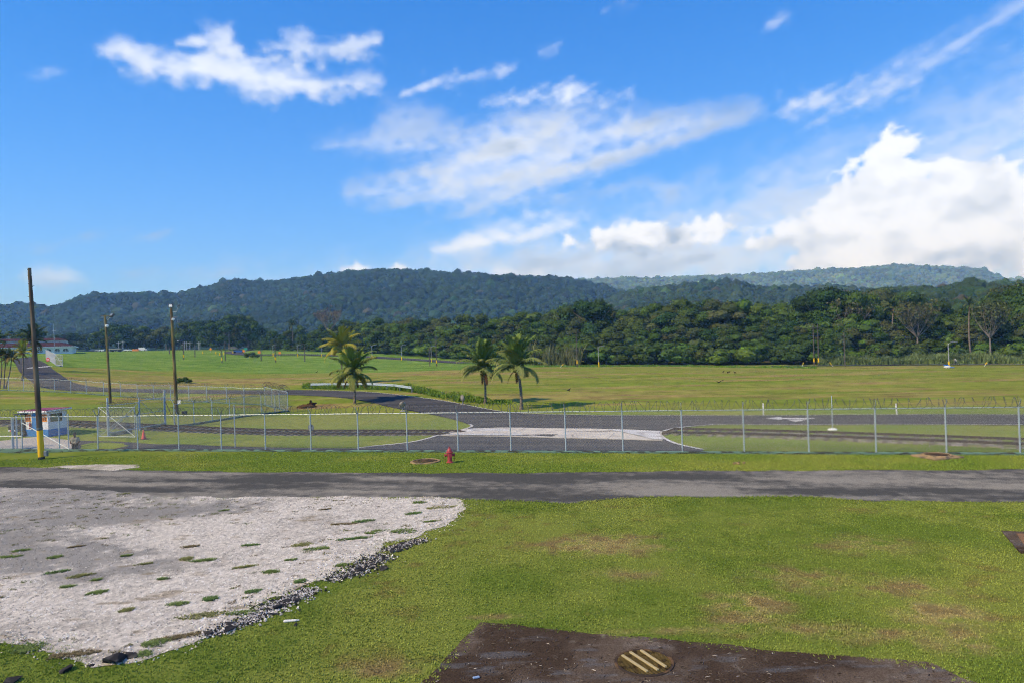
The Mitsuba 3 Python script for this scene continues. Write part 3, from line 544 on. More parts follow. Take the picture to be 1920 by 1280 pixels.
def make_crown(kind, seed, base):
    r = np.random.default_rng(seed); V, Fc, C, n = [], [], [], 0
    lobes = []
    if kind == 'dome':      # height 1, foliage nearly to the ground
        for k in range(32):
            z = r.uniform(0.14, 0.86); w = 0.40 * math.sqrt(max(0.05, 1 - ((z - 0.38) / 0.62) ** 2)); a = r.uniform(0, 6.28); q = w * math.sqrt(r.uniform(0.15, 1.0))
            lobes.append((q * math.cos(a), q * math.sin(a), z, r.uniform(0.09, 0.17)))
    elif kind == 'tall':
        for k in range(20):
            z = r.uniform(0.34, 0.90); w = 0.27 * math.sqrt(max(0.05, 1 - ((z - 0.6) / 0.4) ** 2)); a = r.uniform(0, 6.28); q = w * math.sqrt(r.uniform(0.1, 1.0))
            lobes.append((q * math.cos(a), q * math.sin(a), z, r.uniform(0.10, 0.16)))
    elif kind == 'spread':
        for k in range(26):
            a = r.uniform(0, 6.28); q = 0.60 * math.sqrt(r.uniform(0.0, 1.0)); z = 0.88 - 0.42 * (q / 0.6) ** 2 + r.uniform(-0.16, 0.03)
            lobes.append((q * math.cos(a), q * math.sin(a), z, r.uniform(0.11, 0.17)))
    elif kind == 'bush':
        for k in range(16):
            a = r.uniform(0, 6.28); q = 0.7 * math.sqrt(r.uniform(0, 1)); z = 0.62 * (1 - (q / 0.95) ** 2) * r.uniform(0.3, 1.1) + 0.12
            lobes.append((q * math.cos(a), q * math.sin(a), z, r.uniform(0.2, 0.32)))
    size = {'dome': .034, 'tall': .030, 'spread': .034, 'bush': .075}[kind]
    blobs = crown_blobs(4, 1, r, -2)
    for (x, y, z, rad) in lobes:
        tint = np.array(base) * np.exp(r.normal(0, 0.17)) * np.exp(r.normal(0, 0.05, 3))
        bv, bf = blobs[r.integers(0, 4)]
        v = bv * np.array([rad, rad, rad * 0.72]) * 0.88 + (x, y, z); V.append(v); Fc.append(bf + n); n += len(v); C.append(tint[None] * r.uniform(0.8, 1.0, (len(v), 1)))
        v, f = leaf_cloud(np.array([x, y, z]), rad, int(95 * (rad / 0.15)) if kind != 'bush' else 60, size, r)
        V.append(v); Fc.append(f + n); n += len(v); C.append(np.repeat(tint[None] * np.exp(r.normal(0, 0.22, (len(v) // 4, 1))), 4, 0))
    return np.vstack(V), np.vstack(Fc), np.vstack(C)
def make_trunk(kind, seed):
    r = np.random.default_rng(seed + 500); b = MB(); h = {'dome': .45, 'tall': .6, 'spread': .6, 'bush': .3}[kind]; r0 = .022
    b.tube([(0, 0, -.02), (r.normal(0, .008), 0, h * .4), (r.normal(0, .015), r.normal(0, .015), h)], [r0, r0 * .75, r0 * .5], 6)
    for k in range(5):
        a = k * 1.26 + r.uniform(0, .8); l = r.uniform(.2, .38); z = h * r.uniform(.5, .95)
        b.tube([(0, 0, z), (l * .5 * math.cos(a), l * .5 * math.sin(a), z + l * .35), (l * math.cos(a), l * math.sin(a), z + l * .75)], [r0 * .5, r0 * .32, r0 * .12], 5)
    return b.out()
diffuse('grey_bark', (0.17, 0.145, 0.115)); diffuse('pale_bark', (0.235, 0.205, 0.17))
GREEN = {'dark': (0.042, 0.075, 0.020), 'deep': (0.030, 0.062, 0.022), 'olive': (0.056, 0.082, 0.024), 'mid': (0.060, 0.105, 0.022), 'bright': (0.085, 0.140, 0.024), 'yellow': (0.105, 0.130, 0.030), 'brown': (0.064, 0.080, 0.032)}
LOOK = {'dark': 'dark green', 'deep': 'bluish green', 'olive': 'olive green', 'mid': 'mid green', 'bright': 'bright fresh green', 'yellow': 'yellowish green', 'brown': 'brownish green'}
SHAPE = {'dome': 'dome crowned tree', 'tall': 'high crowned tree', 'spread': 'spreading tree', 'bush': 'low leafy bush'}
VAR = {}
def variant(kind, tone, k):
    if (kind, tone, k) not in VAR:
        s = abs(hash_(kind + tone)) % 1000 + 37 * k
        v, f, c = make_crown(kind, s, GREEN[tone]); VAR[kind, tone, k] = (mikit.ply((v, f), 'painted_vertices', color=c), mikit.ply(make_trunk(kind, s), 'grey_bark', smooth=40))
    return VAR[kind, tone, k]
def hash_(s):
    h = 7
    for ch in s: h = (h * 31 + ord(ch)) % 1000003
    return h
def tree(loc, height, kind, tone, r, where, width=1.0, name='wood_tree'):
    cr, tr = variant(kind, tone, int(r.integers(0, 2)))
    t = thing('bush' if kind == 'bush' else name, f'{LOOK[tone]} {SHAPE[kind]} {where}', 'bush' if kind == 'bush' else 'tree', f'{LOOK[tone]} {kind} {"bushes" if kind == "bush" else "trees"} {where}')
    m = T().translate(np.asarray(loc, float).tolist()).rotate([0, 0, 1], float(r.uniform(0, 360))).scale([height * width, height * width, height])
    put(t, 'crown', cr, None, to_world=m)
    if kind != 'bush': put(t, 'trunk', tr, None, to_world=m)
    return t
TOPU = [460, 500, 560, 640, 700, 800, 870, 960, 1040, 1090, 1115, 1150, 1200, 1250, 1340, 1390, 1450, 1510, 1540, 1600, 1660, 1720, 1770, 1820, 1860, 1900, 1960, 2100]
TOPV = [632, 622, 612, 600, 592, 590, 585, 580, 574, 562, 558, 574, 570, 560, 553, 556, 570, 556, 541, 539, 545, 552, 575, 572, 560, 533, 528, 525]
BASU = [460, 500, 560, 600, 700, 800, 900, 1000, 1100, 1250, 1400, 1530, 1700, 1900, 2100]
BASV = [655, 657.5, 659, 659.5, 663.5, 669.5, 677, 682, 683.5, 684.5, 684, 683, 678, 676, 676]
r = np.random.default_rng(5)
tones = ['dark', 'deep', 'olive', 'mid', 'dark', 'olive', 'brown', 'mid']
def wood_row(u0, u1, du, back, lo, hi, kinds, where, tn=tones, wid=(0.9, 1.25)):
    u = u0
    while u < u1:
        b0 = P(u, np.interp(u, BASU, BASV)); d = b0 / np.linalg.norm(b0[:2]); q = G(b0[0] + d[0] * back, b0[1] + d[1] * back)
        vt = np.interp(u, TOPU, TOPV); full = max(4.0, (EYE + ray(u, vt) * ((q[1]) / ray(u, vt)[1]))[2] - q[2])
        kind = kinds[int(r.integers(0, len(kinds)))]
        tree(q, full * r.uniform(lo, hi), kind, tn[int(r.integers(0, len(tn)))], r, where, r.uniform(*wid))
        u += du * r.uniform(0.7, 1.3)
wood_row(470, 2040, 23, 5, .26, .42, ['bush', 'bush', 'dome'], 'along the foot of the wood', ['mid', 'dark', 'mid', 'bright', 'olive'], (1.0, 1.6))
wood_row(480, 2040, 22, 10, .48, .66, ['dome', 'dome', 'spread'], 'in the front row of the wood')
wood_row(475, 2040, 31, 22, .70, .88, ['dome', 'spread', 'spread', 'tall'], 'in the middle of the wood')
wood_row(470, 2060, 36, 40, .94, 1.05, ['dome', 'spread', 'tall'], 'at the back of the wood', tones, (.9, 1.2))
# the groves on the left, far beyond the long grass
for (u, v, d, h, kind, tone) in [(110, 648, 430, 9, 'dome', 'dark'), (135, 648, 440, 11, 'dome', 'deep'), (160, 648, 440, 9, 'dome', 'olive'), (185, 650, 430, 9, 'dome', 'dark'), (205, 651, 420, 13, 'spread', 'dark'), (228, 652, 430, 15, 'dome', 'deep'), (250, 652, 440, 13, 'dome', 'dark'),
                                (270, 652, 430, 12, 'tall', 'olive'), (292, 653, 440, 11, 'dome', 'olive'), (312, 653, 430, 12, 'spread', 'brown'), (335, 654, 440, 13, 'dome', 'dark'), (352, 654, 430, 14, 'spread', 'olive'), (372, 655, 430, 16, 'dome', 'dark'), (395, 656, 410, 15, 'dome', 'deep'), (412, 657, 400, 16, 'dome', 'dark'),
                                (430, 657, 390, 16, 'spread', 'dark'), (448, 657, 400, 17, 'dome', 'olive'), (466, 656, 395, 15, 'dome', 'dark'), (482, 655, 420, 13, 'dome', 'deep'), (60, 640, 420, 12, 'dome', 'deep'), (20, 640, 420, 12, 'dome', 'dark'), (-20, 640, 420, 12, 'dome', 'deep')]:
    q = at(u, v, d); q = G(q[0], q[1]); tree(q, h * r.uniform(1.15, 1.35), kind, tone, r, 'in the far left grove', 1.15, 'grove_tree')
# ------------------------------------------------------------------ paints and metals
plastic('galvanised', (0.40, 0.47, 0.52), 0.45, 0.2)
plastic('wire_steel', (0.25, 0.26, 0.26), 0.5, 0.3)
plastic('coil_steel', (0.11, 0.11, 0.105), 0.5, 0.3)
plastic('rusty_wire', (0.13, 0.10, 0.08), 0.7, 0.1)
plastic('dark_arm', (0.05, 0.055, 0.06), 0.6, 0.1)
plastic('white_paint', (0.74, 0.74, 0.75), 0.5)
plastic('yellow_paint', (0.80, 0.47, 0.01), 0.5)
plastic('black_paint', (0.022, 0.022, 0.024), 0.5)
plastic('blue_paint', (0.03, 0.17, 0.44), 0.55)
plastic('maroon_paint', (0.23, 0.035, 0.045), 0.5)
plastic('hydrant_red', (0.34, 0.045, 0.05), 0.5)
plastic('orange_paint', (0.72, 0.25, 0.015), 0.55)
plastic('cone_red', (0.70, 0.10, 0.09), 0.5)
plastic('window_glass', (0.05, 0.07, 0.06), 0.08)
plastic('grass_toned_glass', (0.20, 0.20, 0.11), 0.25)  # green of the grass showing in the pane, painted as its colour
plastic('sign_grey', (0.16, 0.19, 0.21), 0.5, 0.2)
plastic('rubber', (0.02, 0.02, 0.02), 0.8)
plastic('rust', (0.16, 0.085, 0.035), 0.8)
plastic('grate_straw', (0.37, 0.30, 0.15), 0.8)
plastic('chrome', (0.6, 0.6, 0.6), 0.25, 0.8)
def stain(a, b, f, lo=0.45, hi=0.7, zf=1.0):
    return mikit.proc(lambda p, n, uv: mikit.mix(a, b, mikit.smoothstep(lo, hi, mikit.fbm(p.x * f, p.y * f, p.z * f * zf, octaves=4))))
plastic('curb_green', stain((0.105, 0.185, 0.145), (0.030, 0.036, 0.026), 3.2, 0.42, 0.66, 3.0), 0.75)
plastic('booth_white', stain((0.68, 0.69, 0.70), (0.52, 0.53, 0.54), 3.0, 0.5, 0.8), 0.7)
diffuse('old_wood', stain((0.085, 0.066, 0.050), (0.190, 0.160, 0.115), 5.0, 0.35, 0.75, 0.12))
diffuse('mossy_wood', stain((0.120, 0.085, 0.045), (0.230, 0.190, 0.080), 4.0, 0.35, 0.7, 0.15))
diffuse('iron_lid', stain((0.055, 0.042, 0.035), (0.15, 0.09, 0.05), 6.0))
diffuse('ring_concrete', stain((0.34, 0.24, 0.13), (0.15, 0.12, 0.09), 4.0))

# ------------------------------------------------------------------ chain link fences
def wires(w, h, pitch=0.058, r=0.0028):
    """chain link of one bay, in the plane x (0..w), z (0..h)"""
    b = MB(); st = pitch * 1.4142
    V, Fc, n = [], [], 0
    for sgn in (1, -1):
        for c in np.arange(-h, w + h, st):
            # line z = sgn * (x - c) (+h when falling)
            x0, x1 = (c, c + h)
            a, e = max(x0, 0), min(x1, w)
            if e - a < 0.01: continue
            za, ze = ((a - c), (e - c)) if sgn > 0 else (h - (a - c), h - (e - c))
            p = np.array([[a, 0.003 * sgn, za], [e, 0.003 * sgn, ze]]); t = p[1] - p[0]; t /= np.linalg.norm(t); q = np.array([-t[2], 0, t[0]]); y = np.array([0, 1.0, 0])
            ring = [q * r, (-q * .5 + y * .87) * r, (-q * .5 - y * .87) * r]
            V += [p[0] + k for k in ring] + [p[1] + k for k in ring]
            Fc += [[n, n + 1, n + 4], [n, n + 4, n + 3], [n + 1, n + 2, n + 5], [n + 1, n + 5, n + 4], [n + 2, n, n + 3], [n + 2, n + 3, n + 5]]; n += 6
    return np.array(V), np.array(Fc)
def coil(p0, p1, rad, pitch, r, seed, sag=0.0, thick=0.0115):
    """razor coil from p0 to p1 (points on the axis)"""
    rr = np.random.default_rng(seed); L = np.linalg.norm(p1 - p0); n = int(L / pitch); m = 12
    u = (p1 - p0) / L; side = np.cross(u, [0, 0, 1]); side /= np.linalg.norm(side); t = np.arange(n * m + 1) / m
    jit = np.interp(t, np.arange(n + 1), np.cumsum(rr.uniform(0.35, 1.65, n + 1))); jit = (jit - jit[0]) / (jit[-1] - jit[0])
    rd = rad * np.interp(t, np.arange(n + 1), rr.uniform(0.82, 1.12, n + 1)); ph = 2 * np.pi * t
    lean = 0.10 * np.sin(t * 1.7 + seed)
    pts = p0 + u * (jit * L)[:, None] + side * (rd * np.cos(ph))[:, None] + np.array([0, 0, 1.0]) * (rd * np.sin(ph) - sag * np.sin(np.pi * jit))[:, None] + u * (lean * np.sin(ph))[:, None]
    return tube(pts, thick, 3, False)
def fence(name, label, cat, posts, h, group=None, curb=None, arms=True, pr=0.036, coil_at=None, mesh_from=0.08, skip_mesh=(), mat='galvanised', pitch=0.058, wr=0.0028):
    t = thing(name, label, cat, group); posts = [np.asarray(p, float) for p in posts]
    for k, p in enumerate(posts):
        key = put(t, 'post', tube([p - (0, 0, .1), p + (0, 0, h)], pr, 8), mat, 40)
        if arms:
            a = posts[min(k + 1, len(posts) - 1)] - posts[max(k - 1, 0)]; a[2] = 0; a /= np.linalg.norm(a); nn = np.array([a[1], -a[0], 0])
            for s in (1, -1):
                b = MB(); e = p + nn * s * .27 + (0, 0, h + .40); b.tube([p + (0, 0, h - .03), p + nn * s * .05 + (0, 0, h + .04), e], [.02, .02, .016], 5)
                put(key, 'arm', b.out(), mat if s > 0 else 'dark_arm', 40)  # rear arm gets a dark colour in place of shade
    put(t, 'top_rail', tube([p + (0, 0, h - .02) for p in posts], 0.024, 6), mat, 40)
    for k, (a, b) in enumerate(zip(posts[:-1], posts[1:])):
        if k in skip_mesh: continue
        d = b - a; L = math.hypot(d[0], d[1]); v, f = wires(L, h - mesh_from - .03, pitch, wr); u = d / L; u2 = u.copy()
        y = np.array([-u[1], u[0], 0]); w = v[:, :1] * u2 + v[:, 1:2] * y + v[:, 2:] * np.array([0, 0, 1.0]) + a + (0, 0, mesh_from)
        put(t, 'chain_link', (w, f), 'wire_steel')
    if curb:
        w, z0, z1 = curb; b = MB()
        a = np.array(posts); d = np.gradient(a, axis=0); d[:, 2] = 0; d /= np.linalg.norm(d, axis=1, keepdims=True); nn = np.stack([d[:, 1], -d[:, 0], 0 * d[:, 0]], 1)
        sect = [(-w / 2, z0), (-w / 2, z1 - .02), (-w / 2 + .02, z1), (w / 2 - .02, z1), (w / 2, z1 - .02), (w / 2, z0)]
        ring = np.stack([a + nn * x + np.array([0, 0, z]) for x, z in sect], 1); n, m = ring.shape[:2]
        i, j = np.meshgrid(np.arange(n - 1), np.arange(m - 1), indexing='ij'); kk = (i * m + j).ravel()
        put(t, 'curb', (ring.reshape(-1, 3), np.stack([kk, kk + 1, kk + m + 1, kk + m], 1)), 'curb_green')
    if coil_at:
        rad, pt, mm, sag = coil_at; b = MB()
        for k, (a, c) in enumerate(zip(posts[:-1], posts[1:])):
            b.add(*coil(a + (0, 0, h + rad * .95), c + (0, 0, h + rad * .95), rad, pt, 0, k + 3, sag))
        put(t, 'razor_coil', b.out(), mm)
    return t
_n = 17; _st = (FEN_B - FEN_A) / _n
main_posts = [FEN_A + _st * k for k in range(-4, _n + 3)]
for p in main_posts: p[2] = 0.0
MAIN = fence('security_fence', 'long chain link fence with razor coil on a green curb nearest the yard', 'fence', main_posts, 2.24, curb=(0.26, -0.35, 0.11), coil_at=(0.26, 0.30, 'coil_steel', 0.02), mesh_from=0.16)
q0, q1 = main_posts[2], main_posts[3] + (main_posts[4] - main_posts[3]) * .25
put(MAIN, 'brace', tube([q0 + (0, 0, 1.85), q1 + (0, 0, 0.1)], 0.022, 6), 'galvanised', 40)
put(MAIN, 'mid_rail', tube([main_posts[0] + (0, 0, .95), main_posts[2] + (0, 0, .95)], 0.03, 6), 'white_paint', 40)
sg = thing('round_sign', 'grey back of a round sign hung on the fence near its middle left', 'sign')
c = main_posts[9] + np.array([0, 0, 1.42]) - FN * 0.06
b = MB(); v, f = lathe([(0, .008), (.19, .008), (.2, 0), (.19, -.008), (0, -.008)], 20); R = frame(FD) @ rotx(math.pi / 2)
put(sg, 'disc', (v @ R.T * 1.0 + c, f), 'sign_grey', 30); put(sg, 'bracket', MB().box(c + FN * .02, (.25, .02, .04), frame(FD)).out(), 'galvanised')

rear = [P(*p) for p in [(-40, 731), (-12, 731.5), (16, 732), (44.5, 732.5), (73, 733.5), (103, 734.5), (133, 736), (162, 738), (194.5, 741), (226, 743), (257.5, 745.5), (288, 748), (320, 750), (354.5, 752), (388, 754), (425, 756), (458, 757.5), (497, 759)]]
fence('rear_fence', 'rear chain link fence along the climbing road on the left', 'fence', rear, 2.0, curb=(0.35, -0.4, 0.10), coil_at=(0.22, 0.45, 'coil_steel', 0.05), pitch=0.09, wr=.0036, pr=0.045)
side = [P(497, 759), P(510, 763), P(524, 766), P(540, 771)]
fence('return_fence', 'short chain link fence with a fallen rusty coil beside the road bend', 'fence', side, 2.2, coil_at=(0.24, 0.22, 'rusty_wire', -0.25), pitch=0.075, wr=.0040, curb=(0.3, -.4, .1), pr=0.045)
diag = [P(540, 771), P(516, 774), P(490, 776.5), P(458, 780.5), P(431, 785), P(398, 790), P(364, 796), P(327, 800.5)]
fence('diagonal_fence', 'diagonal chain link fence from the track gate to the road bend', 'fence', diag, 2.0, curb=(0.35, -.5, .16), coil_at=(0.24, 0.28, 'rusty_wire', 0.0), pitch=0.075, wr=.0034, pr=0.042)

# the gate across the railway, and the leaf swung open on this side of it
def panel(parent, A, B, zb, zt, name, mat='galvanised', braces=((0, 0, 1, 1),), mids=(), r=0.028, pitch=0.075, wr=.0036):
    """framed mesh leaf between ground points A and B"""
    A, B = np.asarray(A, float), np.asarray(B, float); L = np.linalg.norm((B - A)[:2])
    pt = lambda s, z: A + (B - A) * s + np.array([0, 0, zb + (zt - zb) * z])
    b = MB(); b.tube([pt(0, 0), pt(0, 1)], r, 6); b.tube([pt(1, 0), pt(1, 1)], r, 6); b.tube([pt(0, 1), pt(1, 1)], r, 6); b.tube([pt(0, 0), pt(1, 0)], r, 6)
    for z in mids: b.tube([pt(0, z), pt(1, z)], r * .8, 6)
    k = put(parent, name, b.out(), mat, 40)
    for s0, z0, s1, z1 in braces: put(k, 'brace', tube([pt(s0, z0), pt(s1, z1)], r * .7, 5), mat, 40)
    v, f = wires(L, zt - zb, pitch, wr); u = (B - A) / L; y = np.array([-u[1], u[0], 0])
    put(k, 'chain_link', (v[:, :1] * u + v[:, 1:2] * y + v[:, 2:] * np.array([0, 0, 1.0]) + A + (0, 0, zb), f), 'wire_steel')
    return k
ga, gb = P(203, 817), P(310, 798); gc = ga + (gb - ga) * 0.52; gc[2] = float(tz(gc[0], gc[1]))
tg = thing('track_gate', 'double chain link gate with crossed braces across the railway track', 'gate')
def hgt(base, u, v): return (EYE + ray(u, v) * (base[1] / ray(u, v)[1]))[2] - base[2]
hA, hB = hgt(ga, 198.5, 745), hgt(gb, 303, 731)
for p, h in ((ga, hA), (gb, hB)): put(tg, 'gate_post', tube([p - (0, 0, .2), p + (0, 0, h)], 0.085, 10), 'galvanised', 40)
put(tg, 'middle_post', tube([gc - (0, 0, .2), gc + (0, 0, 2.75)], 0.06, 8), 'galvanised', 40)
e = (gb - ga) / np.linalg.norm(gb - ga) * .12
panel(tg, ga + e, gc - e * .6, .25, 2.35, 'leaf', braces=((0, 0, 1, 1),), mids=(.5,))
panel(tg, gc + e * .6, gb - e, .25, 2.5, 'leaf', braces=((0, 1, 1, 0),), mids=(.5,))
for p0, p1 in ((ga + e * 2, ga + (gb - ga) * .36), (ga + (gb - ga) * .62, gb - e)):
    put(tg, 'curb', MB().box((p0 + p1) / 2 + (0, 0, .02), (np.linalg.norm(p1 - p0), .35, .42), frame(gb - ga), .03).out(), 'curb_green')
put(tg, 'stay', tube([gb + (0, 0, hB * .72), P(332, 801) + (0, 0, .05)], .03, 6), 'dark_arm', 40)
b = MB(); b.add(*coil(ga + (0, 0, 2.55), gc + (0, 0, 2.75), .22, .25, 0, 91)); b.add(*coil(gc + (0, 0, 2.75), gb + (0, 0, 2.9), .22, .25, 0, 92)); put(tg, 'razor_coil', b.out(), 'rusty_wire')
og = thing('open_gate_leaf', 'chain link gate leaf with white crossed bars standing open beside the track gate', 'gate')
oa, ob = P(186, 822), P(254, 823)
panel(og, oa, ob, .18, hgt(oa, 183.5, 763), 'leaf', 'galvanised', ((0, 1, 1, 0), (0, 0, 1, .98)), (), .024)
b = MB(); b.add(*coil(oa + (0, 0, hgt(oa, 183.5, 763) + .2), ob + (0, 0, hgt(oa, 183.5, 763) + .2), .2, .25, 0, 95)); put(og, 'razor_coil', b.out(), 'rusty_wire')
for (u, v, vt, w, lab) in [(129, 842, 775, .04, 'plain grey steel post between the guard booth and the guard'), (441, 839, 758, .035, 'plain grey steel post behind the fence on the railway bank'), (24.5, 843, 783, .085, 'thick grey gate post with a pale cap at the left edge'), (32, 843, 779, .05, 'thin grey gate post beside the thick capped one at the left edge')]:
    k = num('steel_post'); p = P(u, v); put(None, k, tube([p - (0, 0, .1), p + (0, 0, hgt(p, u - 1.5, vt))], w, 8), 'galvanised', 40); tag(k, lab, 'post')

# ------------------------------------------------------------------ the guard booth
def booth():
    t = thing('guard_booth', 'small white and blue guard booth with a red sloping roof behind the left fence', 'booth')
    C = P(91, 818.5); C[2] -= 0.0; th = math.radians(17)
    ul, ur = np.array([-math.cos(th), math.sin(th), 0]), np.array([math.sin(th), math.cos(th), 0])
    d0 = C
    def solve(u, w):
        k = ray(u, 815); s = np.linalg.solve(np.array([[w[0], -k[0]], [w[1], -k[1]]]), (EYE - C)[:2]); return s[0]
    L, W = solve(47, ul), solve(126, ur); Hc = hgt(C, 89, 772); Hr = Hc
    zb = 0.30 * Hc
    def loc(a, b_, z): return C + ul * a + ur * b_ + np.array([0, 0, z])
    R = np.stack([ul, ur, np.array([0, 0, 1.0])], 1)
    def wall(a0, a1, b0, b1, z0, z1): return MB().box(loc((a0 + a1) / 2, (b0 + b1) / 2, (z0 + z1) / 2), (a1 - a0, b1 - b0, z1 - z0), R).out()
    tk = 0.12
    # front wall with door and two windows: piers, sills and heads
    wins = [(.06 * L, .24 * L), (.74 * L, .94 * L)]; door = (.44 * L, .68 * L); zw0, zw1 = .64 * Hc, .90 * Hc
    put(t, 'plinth', MB().box(loc(L / 2, W / 2, (zb - .3) / 2), (L + .03, W + .03, zb + .3), R, .01).out(), 'blue_paint')
    b = MB()
    xs = [0, wins[0][0], wins[0][1], door[0], door[1], wins[1][0], wins[1][1], L]
    for k in range(7):
        a0, a1 = xs[k], xs[k + 1]; segs = [(zb, Hc)] if k in (0, 2, 4, 6) else [(zb, zw0), (zw1, Hc)] if k != 3 else [(Hc * .97, Hc)]
        for z0, z1 in segs: b.box(loc((a0 + a1) / 2, tk / 2, (z0 + z1) / 2), (a1 - a0, tk, z1 - z0), R)
    # right wall with its long window
    ws = (.12 * W, .74 * W); zs0, zs1 = .60 * Hc, .92 * Hc
    for b0, b1, z0, z1 in ((tk, ws[0], zb, Hc), (ws[1], W, zb, Hc), (ws[0], ws[1], zb, zs0), (ws[0], ws[1], zs1, Hc)): b.box(loc(tk / 2, (b0 + b1) / 2, (z0 + z1) / 2), (tk, b1 - b0, z1 - z0), R)
    b.box(loc(L / 2, W - tk / 2, (zb + Hc) / 2), (L - 2 * tk, tk, Hc - zb), R); b.box(loc(L - tk / 2, W / 2, (zb + Hc) / 2), (tk, W - 2 * tk, Hc - zb), R)
    put(t, 'wall', b.out(), 'booth_white')
    dk = put(t, 'door', wall(door[0], door[1], -.015, .05, .02, Hc * .97), 'blue_paint')
    put(dk, 'handle', MB().box(loc(door[0] + .08, -.04, Hc * .45), (.1, .05, .03), R).out(), 'chrome')
    for a0, a1 in wins:
        wk = put(t, 'window', wall(a0, a1, .05, .06, zw0, zw1), 'window_glass')
        f = MB(); w = .038; am, zm = (a0 + a1) / 2, (zw0 + zw1) / 2
        for (c0, c1, e0, e1) in ((a0 - .03, a0 + w, zw0, zw1), (a1 - w, a1 + .03, zw0, zw1), (a0 - .03, a1 + .03, zw1 - w, zw1 + .03), (a0 - .03, a1 + .03, zw0 - .04, zw0 + w), (am - .03, am + .03, zw0, zw1)): f.box(loc((c0 + c1) / 2, .005 + .002 * (c1 - c0), (e0 + e1) / 2), (c1 - c0, .07, e1 - e0), R)
        put(wk, 'frame', f.out(), 'orange_paint')
    wk = put(t, 'window', wall(.05, .06, ws[0], ws[1], zs0, zs1), 'grass_toned_glass'); f = MB()
    for (c0, c1, e0, e1) in ((ws[0], ws[0] + .05, zs0, zs1), (ws[1] - .06, ws[1], zs0, zs1), (ws[0], ws[1], zs1 - .05, zs1), (ws[0], ws[1], zs0, zs0 + .04)): f.box(loc(.02, (c0 + c1) / 2, (e0 + e1) / 2), (.07, c1 - c0, e1 - e0), R)
    put(wk, 'frame', f.out(), 'rust')
    # mono pitch roof slab with white fascia, overhanging
    pts = []
    for (a, b_, z) in ((-.28, -.35, .03), (L + .32, -.35, .0), (L + .32, W + .25, .08), (-.28, W + .25, .11)): pts.append(loc(a, b_, Hc + z))
    top = np.array(pts)
    slab = np.vstack([top, top + (0, 0, .10)]); put(t, 'fascia', (slab, np.array([[0, 3, 2, 1], [4, 5, 6, 7], [0, 1, 5, 4], [1, 2, 6, 5], [2, 3, 7, 6], [3, 0, 4, 7]])), 'white_paint')
    cen = top.mean(0); ins = cen + (top - cen) * .975; put(t, 'roof_sheet', (np.vstack([ins + (0, 0, .100), ins + (0, 0, .122)]), np.array([[0, 3, 2, 1], [4, 5, 6, 7], [0, 1, 5, 4], [1, 2, 6, 5], [2, 3, 7, 6], [3, 0, 4, 7]])), 'maroon_paint')
    e = thing('fire_extinguisher', 'red fire extinguisher on the front wall of the guard booth', 'fire extinguisher')
    v, f = lathe([(0, 0), (.075, 0), (.08, .03), (.08, .36), (.05, .43), (.022, .45), (.022, .5), (0, .5)], 14); p = loc(door[1] + .12 - .02, -.1, .34 * Hc)
    put(e, 'cylinder', (v + p, f), 'hydrant_red', 40); put(e, 'valve', MB().box(p + (0, 0, .53), (.12, .04, .05), R).tube([p + (.04, 0, .52), p + ul * .12 + (0, 0, .4), p + ul * .1 + (0, 0, .2)], .012, 5).out(), 'black_paint')
    return C, ul, ur, L, W
BOOTH = booth()

# ------------------------------------------------------------------ the dark utility cart beside the booth
def cart():
    t = thing('utility_cart', 'dark canopied utility cart parked beside the guard booth', 'cart')
    p = P(16, 817.5); u = BOOTH[1] * -1.0; R = frame(u); 
    def L(x, y, z): return p + R @ np.array([x, y, z])
    put(t, 'body', MB().box(L(.75, .55, .62), (1.7, 1.05, .5), R, .06).box(L(1.35, .55, .95), (.5, 1.0, .4), R, .06).out(), 'black_paint', 30)
    put(t, 'canopy', MB().box(L(1.15, .55, 1.72), (1.3, 1.1, .08), R, .03).out(), 'black_paint')
    for x in (.6, 1.7):
        for y in (.1, 1.0): put(t, 'canopy_post', tube([L(x, y, .8), L(x, y, 1.7)], .02, 6), 'black_paint', 40)
    put(t, 'bumper', MB().box(L(.35, 0.0, .45), (.75, .05, .10), R, .015).out(), 'white_paint')
    put(t, 'tail_light', MB().box(L(.3, -.035, .45), (.16, .03, .08), R).out(), 'cone_red')
    for x in (.5, 1.45):
        for y in (.1, 1.0):
            v, f = lathe([(0, -.09), (.16, -.09), (.25, -.07), (.26, 0), (.25, .07), (.16, .09), (0, .09)], 18); v = (v @ rotx(math.pi / 2).T) @ R.T + L(x, y, .26); k = put(t, 'wheel', (v, f), 'rubber', 40)
            v, f = lathe([(0, -.10), (.13, -.10), (.14, 0), (.13, .10), (0, .10)], 12); put(k, 'hub', ((v @ rotx(math.pi / 2).T) @ R.T + L(x, y, .26), f), 'sign_grey', 40)
cart()

# ------------------------------------------------------------------ people
import manifold3d as m3
def limb_mesh(bones, edge=0.03, it=8):
    """bones: (p0, r0, p1, r1); one continuous smooth body"""
    parts = []
    for p0, r0, p1, r1 in bones:
        pts = []
        for p, r_ in ((p0, r0), (p1, r1)):
            s = trimesh.creation.icosphere(subdivisions=2, radius=r_); pts.append(np.array(s.vertices) + np.asarray(p, float))
        parts.append(m3.Manifold.hull_points(np.vstack(pts)))
    m = m3.Manifold.batch_boolean(parts, m3.OpType.Add).refine_to_length(edge).to_mesh()
    tm = trimesh.Trimesh(m.vert_properties[:, :3], m.tri_verts, process=True); trimesh.smoothing.filter_taubin(tm, iterations=it); return tm
diffuse('skin', (0.16, 0.085, 0.055)); diffuse('khaki_cloth', (0.36, 0.33, 0.25)); diffuse('dark_cloth', (0.035, 0.036, 0.036)); diffuse('cap_cloth', (0.03, 0.03, 0.032)); diffuse('white_cloth', (0.70, 0.70, 0.68))
